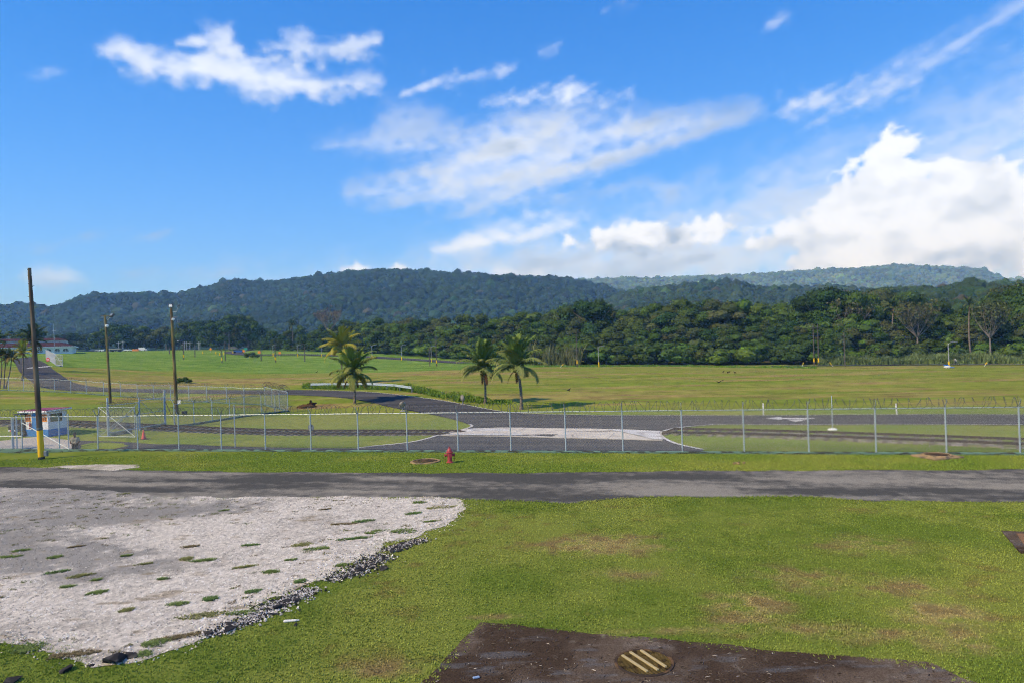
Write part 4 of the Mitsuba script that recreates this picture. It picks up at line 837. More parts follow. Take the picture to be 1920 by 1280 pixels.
def guard():
    t = thing('person', 'guard in khaki shirt, dark trousers and cap standing behind the fence', 'person')
    base = fence_pt(141, 0)[:2]; base = base * (1 + 1.7 / np.linalg.norm(base)); base = G(base[0], base[1]); toward = (EYE - base); yaw = math.atan2(toward[1], toward[0]) - math.pi / 2 + math.radians(-28); R = rotz(yaw)
    # local: +y is the way he faces, +x his right-hand side seen from behind
    W = lambda *q: base + R @ np.array(q, float)
    def m(bones, **k): 
        tm = limb_mesh([(W(*a), ra, W(*b_), rb) for a, ra, b_, rb in bones], **k); return tm
    head = [((0, .01, 1.60), .088, (0, .035, 1.56), .078), ((0, .035, 1.56), .075, (0, .05, 1.50), .055), ((0, 0, 1.54), .055, (0, -.01, 1.42), .056), ((0, .10, 1.565), .014, (0, .118, 1.545), .018), ((.085, 0, 1.58), .014, (.088, 0, 1.55), .018), ((-.085, 0, 1.58), .014, (-.088, 0, 1.55), .018)]
    arms = []
    for s in (1, -1):
        sh, el, wr = (s * .20, -.01, 1.36), (s * .29, .0, 1.10), ((.16, .25, 1.04) if s > 0 else (-.20, .22, .99))
        arms += [(sh, .052, el, .045), (el, .042, wr, .030), (wr, .03, tuple(np.add(wr, (-s * .045, .06, -.01))), .033)]
        c = np.add(wr, (-s * .045, .06, -.01))
        for k in range(4): arms.append((tuple(c + (0, .01, .02 - .016 * k)), .010, tuple(c + (-s * .055, .055 - .006 * k, .015 - .018 * k)), .009))
        arms.append((tuple(c), .011, tuple(c + (-s * .01, .05, .05)), .010))
    k = put(t, 'body', m(head + [((0, -.01, 1.42), .05, (0, 0, 1.32), .10)] + arms + [((-.20, 0, 1.34), .05, (.20, 0, 1.34), .05)], edge=.025, it=5), 'skin', True)
    shirt = [((-.155, 0, 1.34), .075, (.155, 0, 1.34), .075), ((-.12, .015, 1.25), .115, (.12, .015, 1.25), .115), ((-.10, .02, 1.02), .122, (.10, .02, 1.02), .122), ((-.12, .015, 1.25), .11, (-.10, .02, 1.02), .12), ((.12, .015, 1.25), .11, (.10, .02, 1.02), .12)]
    for s in (1, -1): shirt += [((s * .19, -.01, 1.35), .072, (s * .265, 0, 1.17), .066)]
    put(t, 'shirt', m(shirt), 'khaki_cloth', True)
    tr = [((-.08, .01, .94), .128, (.08, .01, .94), .128)]
    for s in (1, -1): tr += [((s * .09, .005, .92), .112, (s * .115, .02, .50), .074), ((s * .115, .02, .50), .074, (s * .125, -.01, .09), .060)]
    put(t, 'trousers', m(tr), 'dark_cloth', True)
    for s in (1, -1): put(t, 'shoe', m([((s * .125, -.04, .05), .05, (s * .14, .16, .035), .038)]), 'black_paint', True)
    put(t, 'belt', m([((-.105, .015, 1.0), .127, (.105, .015, 1.0), .127)], it=2).slice_plane([0, 0, base[2] + .975], [0, 0, 1]).slice_plane([0, 0, base[2] + 1.02], [0, 0, -1]), 'black_paint')
    put(t, 'cap', m([((0, 0, 1.645), .094, (0, .01, 1.665), .085), ((-.04, .09, 1.632), .014, (.04, .09, 1.632), .014), ((-.035, .15, 1.625), .010, (.035, .15, 1.625), .010), ((-.04, .09, 1.632), .013, (-.035, .15, 1.625), .01), ((.04, .09, 1.632), .013, (.035, .15, 1.625), .01)], it=4), 'cap_cloth', True)
guard()

# ------------------------------------------------------------------ the railway
TRK = PX([(0, 796), (160, 799), (300, 801.5), (572, 806), (754, 809), (1048, 813), (1155, 815.5), (1388, 819.5), (1918, 825.5)])[:, :2]
tc = np.polyfit(TRK[:, 0], TRK[:, 1], 2)
def track_pt(x): return np.array([x, np.polyval(tc, x)])
xs = np.arange(-75, 62, 0.5); mid = np.stack([xs, np.polyval(tc, xs)], 1)
tdir = np.gradient(mid, axis=0); tdir /= np.linalg.norm(tdir, axis=1, keepdims=True); tnor = np.stack([-tdir[:, 1], tdir[:, 0]], 1)
diffuse('ballast_stone', stain((0.34, 0.315, 0.285), (0.20, 0.21, 0.09), 1.7, 0.40, 0.62))
diffuse('tarred_wood', stain((0.16, 0.145, 0.13), (0.27, 0.25, 0.225), 3.0))
plastic('rail_steel', stain((0.030, 0.022, 0.020), (0.055, 0.036, 0.028), 2.0), 0.75, 0.1)
cross_l, cross_r = P(868, 812)[0], P(1240, 815)[0]
bal = thing('ballast_bed', 'grey stone ballast under the railway track', 'ballast'); tag(bal, kind='stuff'); scene_b = MB()
for seg in (xs < cross_l - .5, xs > cross_r + .3):
    m_, n_ = mid[seg], tnor[seg]
    prof = [(-1.5, -.05), (-1.2, .02), (1.2, .02), (1.5, -.05)]
    ring = np.stack([np.c_[m_ + n_ * a, tz(m_[:, 0], m_[:, 1]) + z] for a, z in prof], 1); n = len(m_)
    rg = ring + (meshkit.noise(ring * 3.1) - .5)[..., None] * np.array([.5, .5, .04])
    i, j = np.meshgrid(np.arange(n - 1), np.arange(3), indexing='ij'); kk = (i * 4 + j).ravel(); scene_b.add(rg.reshape(-1, 3), np.stack([kk, kk + 4, kk + 5, kk + 1], 1))
    rr = np.random.default_rng(3); st = rr.integers(0, n, n * 15); off = np.clip(rr.normal(0, .95, len(st)), -2.1, 1.9); c = m_[st] + n_[st] * off[:, None] + rr.uniform(-.25, .25, (len(st), 2)); zz = tz(c[:, 0], c[:, 1]) + np.where(np.abs(off) < 1.2, .02, 0.0); 
    o = np.array([[1, 0, 0], [-1, 0, 0], [0, 1, 0], [0, -1, 0], [0, 0, 1], [0, 0, -.3]]); of = np.array([[0, 2, 4], [2, 1, 4], [1, 3, 4], [3, 0, 4]])
    sc = rr.uniform(.03, .075, (len(st), 1, 1)); v = o[None] * sc * rr.uniform(.7, 1.3, (len(st), 1, 3)) + np.c_[c, zz][:, None]
    scene_b.add(v.reshape(-1, 3), (of[None] + (np.arange(len(st)) * 6)[:, None, None]).reshape(-1, 3))
put(None, bal, scene_b.out(), 'ballast_stone')
rt = thing('railway_track', 'railway track of two dark rails on timber sleepers behind the fence', 'railway')
for s in (.92, -.92):
    b = MB(); q = mid + tnor * s; z = tz(mid[:, 0], mid[:, 1]) + .12
    prof = [(-.065, 0), (-.065, .02), (-.014, .035), (-.014, .09), (-.035, .10), (-.035, .13), (.035, .13), (.035, .10), (.014, .09), (.014, .035), (.065, .02), (.065, 0)]
    inx = (xs > cross_l - .4) & (xs < cross_r + .4); z = np.where(inx, tz(mid[:, 0], mid[:, 1]) - .09, z)
    ring = np.stack([np.c_[q + tnor * a, z + h] for a, h in prof], 1); n, m_ = ring.shape[:2]
    i, j = np.meshgrid(np.arange(n - 1), np.arange(m_), indexing='ij'); kk = np.stack([i * m_ + j, i * m_ + (j + 1) % m_, (i + 1) * m_ + (j + 1) % m_, (i + 1) * m_ + j], -1).reshape(-1, 4)
    put(rt, 'rail', (ring.reshape(-1, 3), kk), 'rail_steel', 30)
slp = mikit.ply(MB().box((0, 0, 0), (.22, 2.9, .17), None, .015).out(), 'tarred_wood')
xx = -70.0; rr = np.random.default_rng(8)
while xx < 60:
    if not (cross_l - .3 < xx < cross_r + .2):
        p = track_pt(xx); a = math.atan(2 * tc[0] * xx + tc[1]); put(rt, 'sleeper', slp, 'tarred_wood', to_world=place((p[0], p[1], float(tz(*p)) + .02 + rr.uniform(-.01, .01)), a + rr.normal(0, .015)))
    xx += .62
# level crossing slabs
lc = thing('level_crossing', 'pale concrete level crossing between the two lawns behind the fence', 'level crossing')
edge_t = curve([(846, 808), (885, 804.3), (1043, 804.2), (1155.6, 805.7), (1240, 809.8)], 6); edge_b = curve([(826, 817.5), (860, 818), (945, 819), (1048, 822), (1155.6, 824.5), (1243, 827.5)], 6)
def along(e, s): d = np.r_[0, np.cumsum(np.linalg.norm(np.diff(e, axis=0), axis=1))]; return np.stack([np.interp(s * d[-1], d, e[:, 0]), np.interp(s * d[-1], d, e[:, 1])], -1)
plastic('crossing_slab', stain((0.40, 0.375, 0.33), (0.31, 0.285, 0.25), 1.6, 0.4, 0.75), 0.8)
nb = 9
for i in range(nb):
    for (w0, w1) in ((0.0, .195), (.20, .61), (.615, 1.0)):
        s0, s1 = i / nb + .0005, (i + 1) / nb - .0005
        c4 = [along(edge_t, s0) * (1 - w0) + along(edge_b, s0) * w0, along(edge_t, s1) * (1 - w0) + along(edge_b, s1) * w0, along(edge_t, s1) * (1 - w1) + along(edge_b, s1) * w1, along(edge_t, s0) * (1 - w1) + along(edge_b, s0) * w1]
        v = np.array([[*p, float(tz(*p)) + h] for h in (-.05, .085 + .004 * ((i * 7 + int(w0 * 9)) % 3)) for p in c4]); put(lc, 'slab', (v, np.array([[0, 1, 2, 3], [4, 7, 6, 5], [0, 4, 5, 1], [1, 5, 6, 2], [2, 6, 7, 3], [3, 7, 4, 0]])), 'crossing_slab')
def lift_sheet(pxs, lift): return sheet(PX(pxs), .5, lift)
for pxs, lab in (([(832, 816.5), (884, 805), (944, 805.3), (962, 810), (980, 818.3), (945, 818.3), (860, 817.3)], 'white painted wedge on the left end of the level crossing'), ([(1136, 805.8), (1238, 810), (1236, 814), (1243, 826.5), (1225, 825.5), (1180, 815)], 'white painted wedge on the right end of the level crossing')):
    k = num('crossing_paint'); put(None, k, lift_sheet(pxs, .112), 'road_paint'); tag(k, lab, 'road marking')
# ------------------------------------------------------------------ palms
diffuse('palm_trunk', stain((0.24, 0.20, 0.16), (0.13, 0.105, 0.085), 6.0, 0.4, 0.6, 1.6))
diffuse('husk_brown', (0.12, 0.065, 0.03)); diffuse('coconut_green', (0.12, 0.14, 0.03)); diffuse('coconut_orange', (0.42, 0.17, 0.02))
def frond(base, az, lift, length, droop, r, leaf=0.30, curl=0.0):
    """a palm frond: midrib curving out and down, two combs of leaflets; returns mesh and the mesh's t along the rib"""
    n = 16; t = np.linspace(0, 1, n); e = lift - droop * t ** 1.5; ds = length / (n - 1)
    a = az + curl * t; d = np.stack([np.cos(e) * np.cos(a), np.cos(e) * np.sin(a), np.sin(e)], 1)
    p = base + np.vstack([np.zeros(3), np.cumsum((d[:-1] + d[1:]) / 2 * ds, 0)])
    b = MB(); b.tube(p, np.linspace(.028, .006, n) * length / 3.0, 4, False); tt = [np.repeat(t, 4)]
    m = int(44 * min(1.3, length / 3.0)); s = np.linspace(.10, .99, m); V, Fc, TT = [], [], []
    for side in (1, -1):
        for k, q in enumerate(s):
            q = min(.995, q + r.uniform(-.01, .01)); c = np.array([np.interp(q, t, p[:, i]) for i in range(3)]); dd = np.array([np.interp(q, t, d[:, i]) for i in range(3)]); dd /= np.linalg.norm(dd)
            w = np.cross(dd, [0, 0, 1.0]); w /= np.linalg.norm(w) + 1e-9; u = np.cross(w, dd)
            L = length * leaf * (1 - 0.62 * abs(q - .40) ** 1.1 / .6) * r.uniform(.85, 1.12) * (0.55 if q > .93 else 1)
            o = w * side * .80 + dd * (.42 + .35 * q) + u * .10; o /= np.linalg.norm(o)
            sag = r.uniform(.25, .75)
            p1 = c + o * L * .5 + np.array([0, 0, -sag * L * .22]); p2 = c + o * L * (.98 - .25 * sag) + np.array([0, 0, -sag * L * .95]); wd = dd * (.028 + .012 * r.random()) * length / 3.0 * 1.5
            n0 = len(V); V += [c - wd, c + wd, p1 + wd * 1.05, p1 - wd * 1.05, p2]; Fc += [[n0, n0 + 1, n0 + 2], [n0, n0 + 2, n0 + 3], [n0 + 3, n0 + 2, n0 + 4]]; TT += [q] * 5
    b.add(np.array(V), np.array(Fc)); tt.append(np.array(TT)); v, f = b.out(); return v, f, np.concatenate(tt)
def palm(label, root, crown, spread, pal, seed, nf=24, nuts='green', old=3, name='coconut_palm', tr=.13, lean_f=None, leaf=.30, pot=True, up_bias=0.0):
    """root, crown: world points; spread: frond length; pal: (young, mature, old) colours"""
    r = np.random.default_rng(seed); t = thing(name, label, 'palm tree'); root, crown = np.asarray(root, float), np.asarray(crown, float)
    s = np.linspace(0, 1, 14)[:, None]; side = np.array([1, 0, 0]) * 0.03 * np.linalg.norm(crown - root)
    pts = root + (crown - root) * s + side * np.sin(np.pi * s) * r.choice([-1, 1]); pts[0, 2] -= .15
    rad = np.interp(s[:, 0], [0, .06, .15, 1], [1.75, 1.3, 1.0, .72]) * tr * (1 + .05 * (np.arange(14) % 2))
    put(t, 'trunk', tube(pts, rad, 9), 'palm_trunk', 40)
    top = pts[-1]
    for k in range(nf):
        q = (k + .5) / nf; az = k * 2.39996 + r.uniform(-.25, .25); lift = math.radians(88 - 100 * q ** 1.6 + up_bias + r.uniform(-7, 7)); L = spread * (0.92 + 0.12 * min(1, q * 2.2) - .16 * q) * r.uniform(.9, 1.08)
        v, f, tt = frond(top + (0, 0, .05), az, lift, L, math.radians(30 + 62 * q + r.uniform(-10, 14)), r, leaf, r.uniform(-.25, .25))
        y, mt, od = pal; base = np.array(mt) * (1 - q) + np.array(od) * q if q > .45 else np.array(y) * (1 - q / .45) + np.array(mt) * (q / .45)
        c = base[None] * np.exp(r.normal(0, .10)) * (0.9 + 0.2 * r.random((len(v), 1))); tip = np.clip((tt - .6) / .4, 0, 1)[:, None] * (0.45 if q > .4 else .15); c = c * (1 - tip) + np.array([.22, .17, .05]) * tip * (1 if pal[2][0] < .1 else 1.4)
        put(t, 'frond', (v, f), 'painted_vertices', color=c)
    for k in range(old):
        v, f, tt = frond(top - (0, 0, .1), r.uniform(0, 6.28), math.radians(-35), spread * .55, math.radians(55), r, .2); put(t, 'dead_frond', (v, f), 'husk_brown')
    if nuts:
        b = MB()
        for k in range(14):
            a = r.uniform(0, 6.28); q = top + np.array([math.cos(a) * r.uniform(.12, .42), math.sin(a) * r.uniform(.12, .42), -r.uniform(.05, .55)]) * (spread / 3.4); m = trimesh.creation.icosphere(subdivisions=1, radius=.11 * spread / 3.4); m.apply_scale([1, 1, 1.25]); b.add(np.array(m.vertices) + q, m.faces)
            if k % 3 == 0: b.tube([top, (top + q) / 2 + (0, 0, .12), q], .02, 4)
        put(t, 'coconut_bunch', b.out(), 'coconut_' + nuts)
    return t
def above(root, u, v): return EYE + ray(u, v) * (root[1] / ray(u, v)[1])
GR = ((0.175, 0.255, 0.045), (0.135, 0.210, 0.042), (0.165, 0.200, 0.058)); DK = ((0.140, 0.215, 0.048), (0.108, 0.180, 0.046), (0.170, 0.210, 0.072)); YL = ((0.270, 0.310, 0.045), (0.270, 0.285, 0.045), (0.400, 0.360, 0.060)); RY = ((0.06, 0.10, 0.03), (0.05, 0.085, 0.03), (0.06, 0.085, 0.03))
q = P(665, 755.5); palm('green coconut palm with the lowest crown in front of the guardrail', q, above(q, 661.5, 700), 3.7, GR, 41, 25, 'green', 3)
q = P(644.5, 719); palm('yellow coconut palm with orange nuts behind the guardrail', q, above(q, 640.5, 652), 4.3, YL, 42, 26, 'orange', 0)
q = P(909.5, 756); palm('left of the two dark coconut palms in the middle of the field edge', q, above(q, 906.5, 692), 3.5, DK, 43, 27, 'green', 3, up_bias=6)
q = P(977.5, 767); palm('right and taller of the two dark coconut palms at the field edge', q, above(q, 970, 688), 3.5, DK, 44, 27, 'green', 2, tr=.15, up_bias=6)
q = P(66, 694); palm('tall green palm half hidden behind the tall bare pole', q, above(q, 62, 638), 3.9, RY, 45, 20, None, 1)
q = P(41.5, 713); palm('yellowing coconut palm beside the road at the left edge', q, above(q, 42.7, 661), 2.7, YL, 46, 18, 'orange', 2, tr=.16)
q = P(-6, 700); palm('palm at the left edge with only its right fronds in view', q, above(q, -10, 641), 3.2, RY, 47, 16, None, 1)
q0 = P(4.6, 728); r = np.random.default_rng(48)
for i, (u, v, lab) in enumerate([(3, 668, 'left stem of the ragged palm clump at the left edge'), (12, 674, 'second stem of the ragged palm clump at the left edge'), (22, 671, 'right stem of the ragged palm clump at the left edge')]):
    q = G(q0[0] + (i - 1) * .5, q0[1] + (i % 2) * .4); palm(lab, q, above(q, u, v), 2.0, ((.08, .10, .03), (.06, .08, .025), (.20, .12, .03)), 50 + i, 13, None, 3, 'clump_palm', .09)
# palms standing in the wood
for u, v, cu, cv, sp, lab, sd in [(1678, 655, 1675, 577, 3.6, 'tall grey stemmed palm rising out of the wood near the pale bare crown', 61), (1517, 655, 1513, 601, 3.2, 'palm with a bright crown in the wood behind the twin poles', 62), (1822, 640, 1818, 572, 2.8, 'green palm crown in the wood near the right edge', 63), (547, 640, 548, 610, 4.0, 'dark palm at the left end of the wood', 64)]:
    q = P(u, 684 if u > 1000 else 660); dd = q / np.linalg.norm(q[:2]); q = G(q[0] + dd[0] * 25, q[1] + dd[1] * 25); palm(lab, q, above(q, cu, cv), sp, RY if sd != 62 else ((.12, .2, .03), (.09, .17, .03), (.06, .1, .03)), sd, 16, None, 3, 'wood_palm', .22, leaf=.24)

# bare and special trees in the wood
def limbs(t, root, H, spread, r, mat, flat=True, n=9, name='limb', thick=.02):
    root = np.asarray(root, float); fork = root + (0, 0, H * .45); put(t, 'trunk', tube([root - (0, 0, .3), root + (0, 0, H * .25), fork], [H * thick * 1.3, H * thick, H * thick * .8], 7), mat, 40)
    tips = []
    for k in range(n):
        a = k * 6.283 / n + r.uniform(-.25, .25); R_ = spread * r.uniform(.6, 1); b = MB(); end = fork + np.array([math.cos(a) * R_, math.sin(a) * R_, H * (.50 if flat else r.uniform(.3, .55)) * r.uniform(.85, 1.05)]); mid_ = fork + (end - fork) * .5 + np.array([0, 0, -H * .03])
        b.tube([fork, mid_, end], [H * thick * .55, H * thick * .38, H * thick * .12], 5)
        for j in range(6):
            s = r.uniform(.3, .95); p = fork + (end - fork) * s; e2 = p + np.array([r.normal(0, .16) * spread, r.normal(0, .16) * spread, H * r.uniform(.08, .2)]); b.tube([p, (p + e2) / 2 + (0, 0, -.02 * H), e2], [H * thick * .25, H * thick * .18, H * thick * .06], 4); tips.append(e2)
            for _ in range(3):
                e3 = e2 + np.array([r.normal(0, .09) * spread, r.normal(0, .09) * spread, H * r.uniform(.01, .09)]); b.tube([p + (e2 - p) * .6, e3], [H * thick * .10, H * thick * .04], 3); tips.append(e3)
        put(t, name, b.out(), mat, 40)
    return np.array(tips)
for (u, v, dz, H0, sp, lab, col, nl, sd) in [(1592, 684, 9, 577, 7.4, 'pale bare limbed umbrella tree on the right of the wood', (.10, .105, .05), 1500, 71), (1722, 684, 9, 580, 6.0, 'pale limbed half bare tree right of the tall wood palm', (.09, .10, .045), 1600, 72), (1858, 684, 8.5, 583, 4.6, 'pale limbed tree near the right edge of the wood', (.08, .10, .045), 1400, 73),
                                         (617, 660, 14, 586, 7.5, 'grey leafless tree rising at the left of the wood', (.14, .115, .10), 900, 74), (1030, 684, 8, 627, 3.4, 'grey forked tree with pale trunk in the wood right of the palms', (.05, .08, .03), 300, 75), (1692, 684, 6, 640, 3.2, 'slender pale limbed tree low in the right wood', (.06, .09, .03), 200, 76)]:
    r = np.random.default_rng(sd); q = P(u, v); dd = q / np.linalg.norm(q[:2]); q = G(q[0] + dd[0] * (dz * .8 + 18), q[1] + dd[1] * (dz * .8 + 18)); t = thing('bare_tree', lab, 'tree'); H = above(q, u, H0)[2] - q[2]
    tips = limbs(t, q, H, sp, r, 'pale_bark', n=11, thick=.016); k = r.integers(0, len(tips), nl); V, f = leaf_cloud(np.zeros(3), .9, nl, .55, r, .5); V = V + np.repeat(tips[k] - (0, 0, .1), 4, 0)
    put(t, 'foliage', (V, f), 'painted_vertices', color=np.repeat(np.array(col)[None] * np.exp(r.normal(0, .25, (nl, 1))), 4, 0))
r = np.random.default_rng(15)
for (u, v, vt, kind, tone, lab, w) in [(1340, 683, 624, 'tall', 'bright', 'bright green young tree at the foot of the wood beside the small lamp', .85), (1300, 684, 640, 'tall', 'bright', 'bright green small tree left of the small lamp pole', .8), (1790, 678, 628, 'dome', 'bright', 'bright green round tree behind the lamp with the yellow foot', .75), (1180, 684, 590, 'spread', 'yellow', 'yellowish green spreading tree in the wood behind the lamp', .8), (1115, 684, 556, 'tall', 'deep', 'tall dark round headed tree standing above the wood', 1.0), (1650, 676, 636, 'dome', 'bright', 'bright green bush in front of the tall wood palm', .9), (1535, 683, 537, 'tall', 'deep', 'dark tall tree at the highest part of the wood', 1.1), (1605, 683, 535, 'dome', 'mid', 'large green domed tree above the pale umbrella tree', .8), (1905, 676, 528, 'spread', 'dark', 'dark spreading tree at the right edge of the wood', .8), (492, 657, 638, 'dome', 'mid', 'rounded green tree at the left end of the wood', 1.0)]:
    q = P(u, v); dd = q / np.linalg.norm(q[:2]); k = 5 if vt > 610 else 24; q = G(q[0] + dd[0] * k, q[1] + dd[1] * k); t = thing('wood_tree', lab, 'tree'); cr, tr_ = variant(kind, tone, 3); H = above(q, u, vt)[2] - q[2]
    m = T().translate(q.tolist()).rotate([0, 0, 1], float(r.uniform(0, 360))).scale([H * w, H * w, H]); put(t, 'crown', cr, None, to_world=m); put(t, 'trunk', tr_, None, to_world=m)

# ------------------------------------------------------------------ poles
def pole_pts(u, v, ut, vt): b_ = P(u, v); return b_, above(b_, ut, vt)
t = thing('tall_pole', 'tall bare weathered wooden pole with a yellow painted foot near the fence', 'pole'); b_, tp = pole_pts(78, 860.5, 55, 503); d = tp - b_; f = lambda s: b_ + d * s
put(t, 'shaft', tube([f(.150), f(.4), f(.7), f(1)], [.155, .140, .115, .092], 12), 'old_wood', 40)
put(t, 'yellow_foot', tube([f(.013), f(.152)], [.172, .162], 14), 'yellow_paint', 40); put(t, 'base', tube([f(-.02), f(.014)], [.18, .176], 12), 'black_paint', 40)
put(t, 'strap', tube([f(.158), f(.166)], [.172, .171], 12), 'sign_grey', 40)
for k in range(12):
    s = .3 + .055 * k; e = f(s); put(t, 'step_bolt', tube([e, e + np.array([.27 if k % 2 else -.22, -.05, 0])], .012, 4), 'rust')
put(t, 'meter_box', MB().box(f(.02) + (.30, -.02, .12), (.2, .18, .32), None, .02).out(), 'sign_grey')
def floodlight(t, c, yaw, tilt, s=1.0, lens='white_paint', arm_from=None):
    R = rotz(yaw) @ rotx(tilt); k = put(t, 'floodlight', MB().box((0, 0, 0), (.42 * s, .16 * s, .34 * s), None, .04 * s).out(), 'black_paint', 30)
    scene[k] = mikit.ply((MB().box((0, 0, 0), (.42 * s, .16 * s, .34 * s), R, .04 * s).out()[0] + c, MB().box((0, 0, 0), (.42 * s, .16 * s, .34 * s), R, .04 * s).out()[1]), 'black_paint', smooth=30)
    v, f_ = MB().box((0, -.085 * s, 0), (.28 * s, .02 * s, .22 * s), None).out(); put(k, 'lens', (v @ R.T + c, f_), lens)
    if arm_from is not None: put(t, 'lamp_arm', tube(arm_from + [c], .03, 6), 'chrome', 40)
t = thing('lamp_pole', 'mossy wooden lamp pole with one tilted floodlight left of the track gate', 'lamp pole'); b_, tp = pole_pts(207.5, 755.5, 197, 591); d = tp - b_
put(t, 'shaft', tube([b_ - (0, 0, .3), b_ + d * .5, tp], [.165, .14, .115], 10), 'mossy_wood', 40); s = scale_at(b_)
floodlight(t, above(b_, 210, 591.5), -.5, -.7, 1.5, 'sign_grey', [tp + (.1, 0, -.3 * 16 / s), above(b_, 201.5, 600)]); put(t, 'insulator', lathe([(0, -.2), (.2, -.1), (.2, .1), (0, .2)], 10)[0] + above(b_, 200, 611) if False else (lathe([(0, -.2), (.2, -.1), (.2, .1), (0, .2)], 10)[0] + above(b_, 200.5, 611), lathe([(0, -.2), (.2, -.1), (.2, .1), (0, .2)], 10)[1]), 'white_paint', 40)
put(t, 'crossbar', MB().box(tp - (0, 0, .1), (1.0, .12, .12)).out(), 'mossy_wood')
t = thing('lamp_pole', 'wooden lamp pole with a square floodlight on top right of the track gate', 'lamp pole'); b_, tp = pole_pts(332, 775, 321, 578); d = tp - b_
put(t, 'shaft', tube([b_ - (0, 0, .3), b_ + d * .5, tp], [.175, .15, .115], 10), 'mossy_wood', 40)
floodlight(t, above(b_, 320.5, 573.5), .05, 0.0, 1.15, 'white_paint'); floodlight(t, above(b_, 335, 573.5), -.9, -.9, .8, 'sign_grey', [above(b_, 322.5, 584.5), above(b_, 331, 585), above(b_, 332.5, 580)])
v, f_ = lathe([(0, -.16), (.16, -.08), (.16, .08), (0, .16)], 10); put(t, 'insulator', (v + above(b_, 324.5, 598.7), f_), 'white_paint', 40); put(t, 'notice', MB().box(b_ + (.36, -.25, 1.2), (.3, .03, .35)).out(), 'white_paint'); put(t, 'junction_box', MB().box(b_ + (.9, -.3, .1), (.45, .35, .35), None, .03).out(), 'black_paint')
plastic('grey_pole', (0.30, 0.31, 0.32), 0.6); diffuse('dark_pole_wood', (0.115, 0.098, 0.085))
FAR = [  # foot u, v, top u, v, kind, place
 (344.5, 674, 343.3, 640, 'band', 'left of the junction'), (317.8, 663, 317.5, 650, 'plain', 'beyond the mossy lamp pole'), (365.5, 669, 365, 645, 'plain', 'right of the first banded pole'), (416.4, 680, 415.5, 656, 'band', 'nearest the far junction'), (422.5, 676, 421.8, 640, 'plain', 'beside the banded pole at the far junction'), (489.8, 676, 489, 652, 'plain', 'right of the far junction'), (516.8, 679, 515.8, 645, 'band', 'in the grass left of the wood'),
 (571.5, 677, 570.8, 649, 'plain', 'in the long grass left of the yellow palm'), (806, 686, 804.6, 650, 'plain', 'in the long grass left of the paired palms'), (818.7, 686, 817, 629, 'band', 'tallest one left of the paired palms'),
 (1082.5, 687.5, 1080, 623, 'band', 'with a slanting crossarm right of the paired palms'), (1225.5, 682, 1223.5, 631, 'plain', 'against the middle of the wood'), (1526.5, 685, 1524.5, 609, 'band', 'left one of the twin poles by the wood'), (1535, 685, 1532.8, 608, 'band', 'right one of the twin poles by the wood'), (1584.5, 686.5, 1582, 624, 'plain', 'right of the twin poles'),
 (512.6, 667.5, 511.3, 647, 'lamp', 'first one along the highway'), (558, 668.7, 557, 648, 'lamp', 'second one along the highway'), (603.5, 669.5, 602.5, 650, 'lamp', 'third one along the highway'), (698, 672, 696.8, 648, 'lamp', 'fourth one along the highway'), (753.3, 675, 752, 647.5, 'lamp', 'fifth one along the highway'), (809.3, 679, 808, 650, 'lamp', 'beside the tall pole left of the paired palms'), (1123, 687, 1121.3, 650, 'lamp', 'with a yellow foot before the middle of the wood'), (1311.8, 682.5, 1310.2, 649, 'lamp_plain', 'without yellow foot before the wood'), (1779.5, 689, 1777.7, 643, 'lamp', 'standing over the blue heap on the right')]
TOPS = {}
for (u, v, u2, v2, kind, where) in FAR:
    b_, tp = pole_pts(u, v, u2, v2); d = tp - b_; H = np.linalg.norm(d); s = scale_at(b_)
    if kind in ('band', 'plain'):
        t = thing('utility_pole', f'{"dark utility pole with yellow band" if kind == "band" else "plain dark utility pole"} {where}', 'utility pole'); w = max(.14, .9 / s)
        put(t, 'shaft', tube([b_ - d * .02, tp], [w, w * .75], 8), 'dark_pole_wood', 40)
        if kind == 'band': put(t, 'yellow_band', tube([b_ + d / H * .9, b_ + d / H * 1.9], w * 1.18, 10), 'yellow_paint', 40)
        if H > 6: put(t, 'crossarm', MB().box(tp - d / H * .9, (2.2, .14, .14), rotz(.5)).out(), 'dark_pole_wood'); TOPS[u] = tp - d / H * .8
    else:
        t = thing('street_lamp', f'slim grey street lamp {where}', 'street lamp'); w = max(.10, .55 / s); put(t, 'shaft', tube([b_ - d * .02, tp], [w, w * .7], 8), 'grey_pole', 40); put(t, 'lamp_arm', tube([tp - (0, 0, .3), tp + (.5, -.1, .15), tp + (1.3, -.2, .25)], w * .5, 5), 'grey_pole', 40); put(t, 'lamp_head', MB().box(tp + (1.5, -.2, .2), (.8, .3, .18), None, .05).out(), 'sign_grey')
        if kind == 'lamp': put(t, 'yellow_foot', tube([b_, b_ + d / H * 1.35], w * 1.25 + .05, 10), 'yellow_paint', 40)
ks = sorted(TOPS); 
def cable(a, c, sag, lab):
    s = np.linspace(0, 1, 24)[:, None]; k = num('power_line'); put(None, k, tube(a + (c - a) * s - np.array([0, 0, 1.0]) * sag * 4 * s * (1 - s), .022, 3, False), 'black_paint'); tag(k, lab, 'cable')
for a, c, sag, lab in ((1082.5, 1225.5, .8, 'power line slung between the crossarm pole and the mid wood pole'), (1225.5, 1526.5, 1.6, 'long sagging power line running to the twin poles'), (1526.5, 1584.5, .3, 'short power line from the twin poles to the next pole')): cable(TOPS[a], TOPS[c], sag, lab)
cable(TOPS[1584.5], TOPS[1584.5] + (50, -3, -.3), 1.2, 'power line running out of the picture on the right')

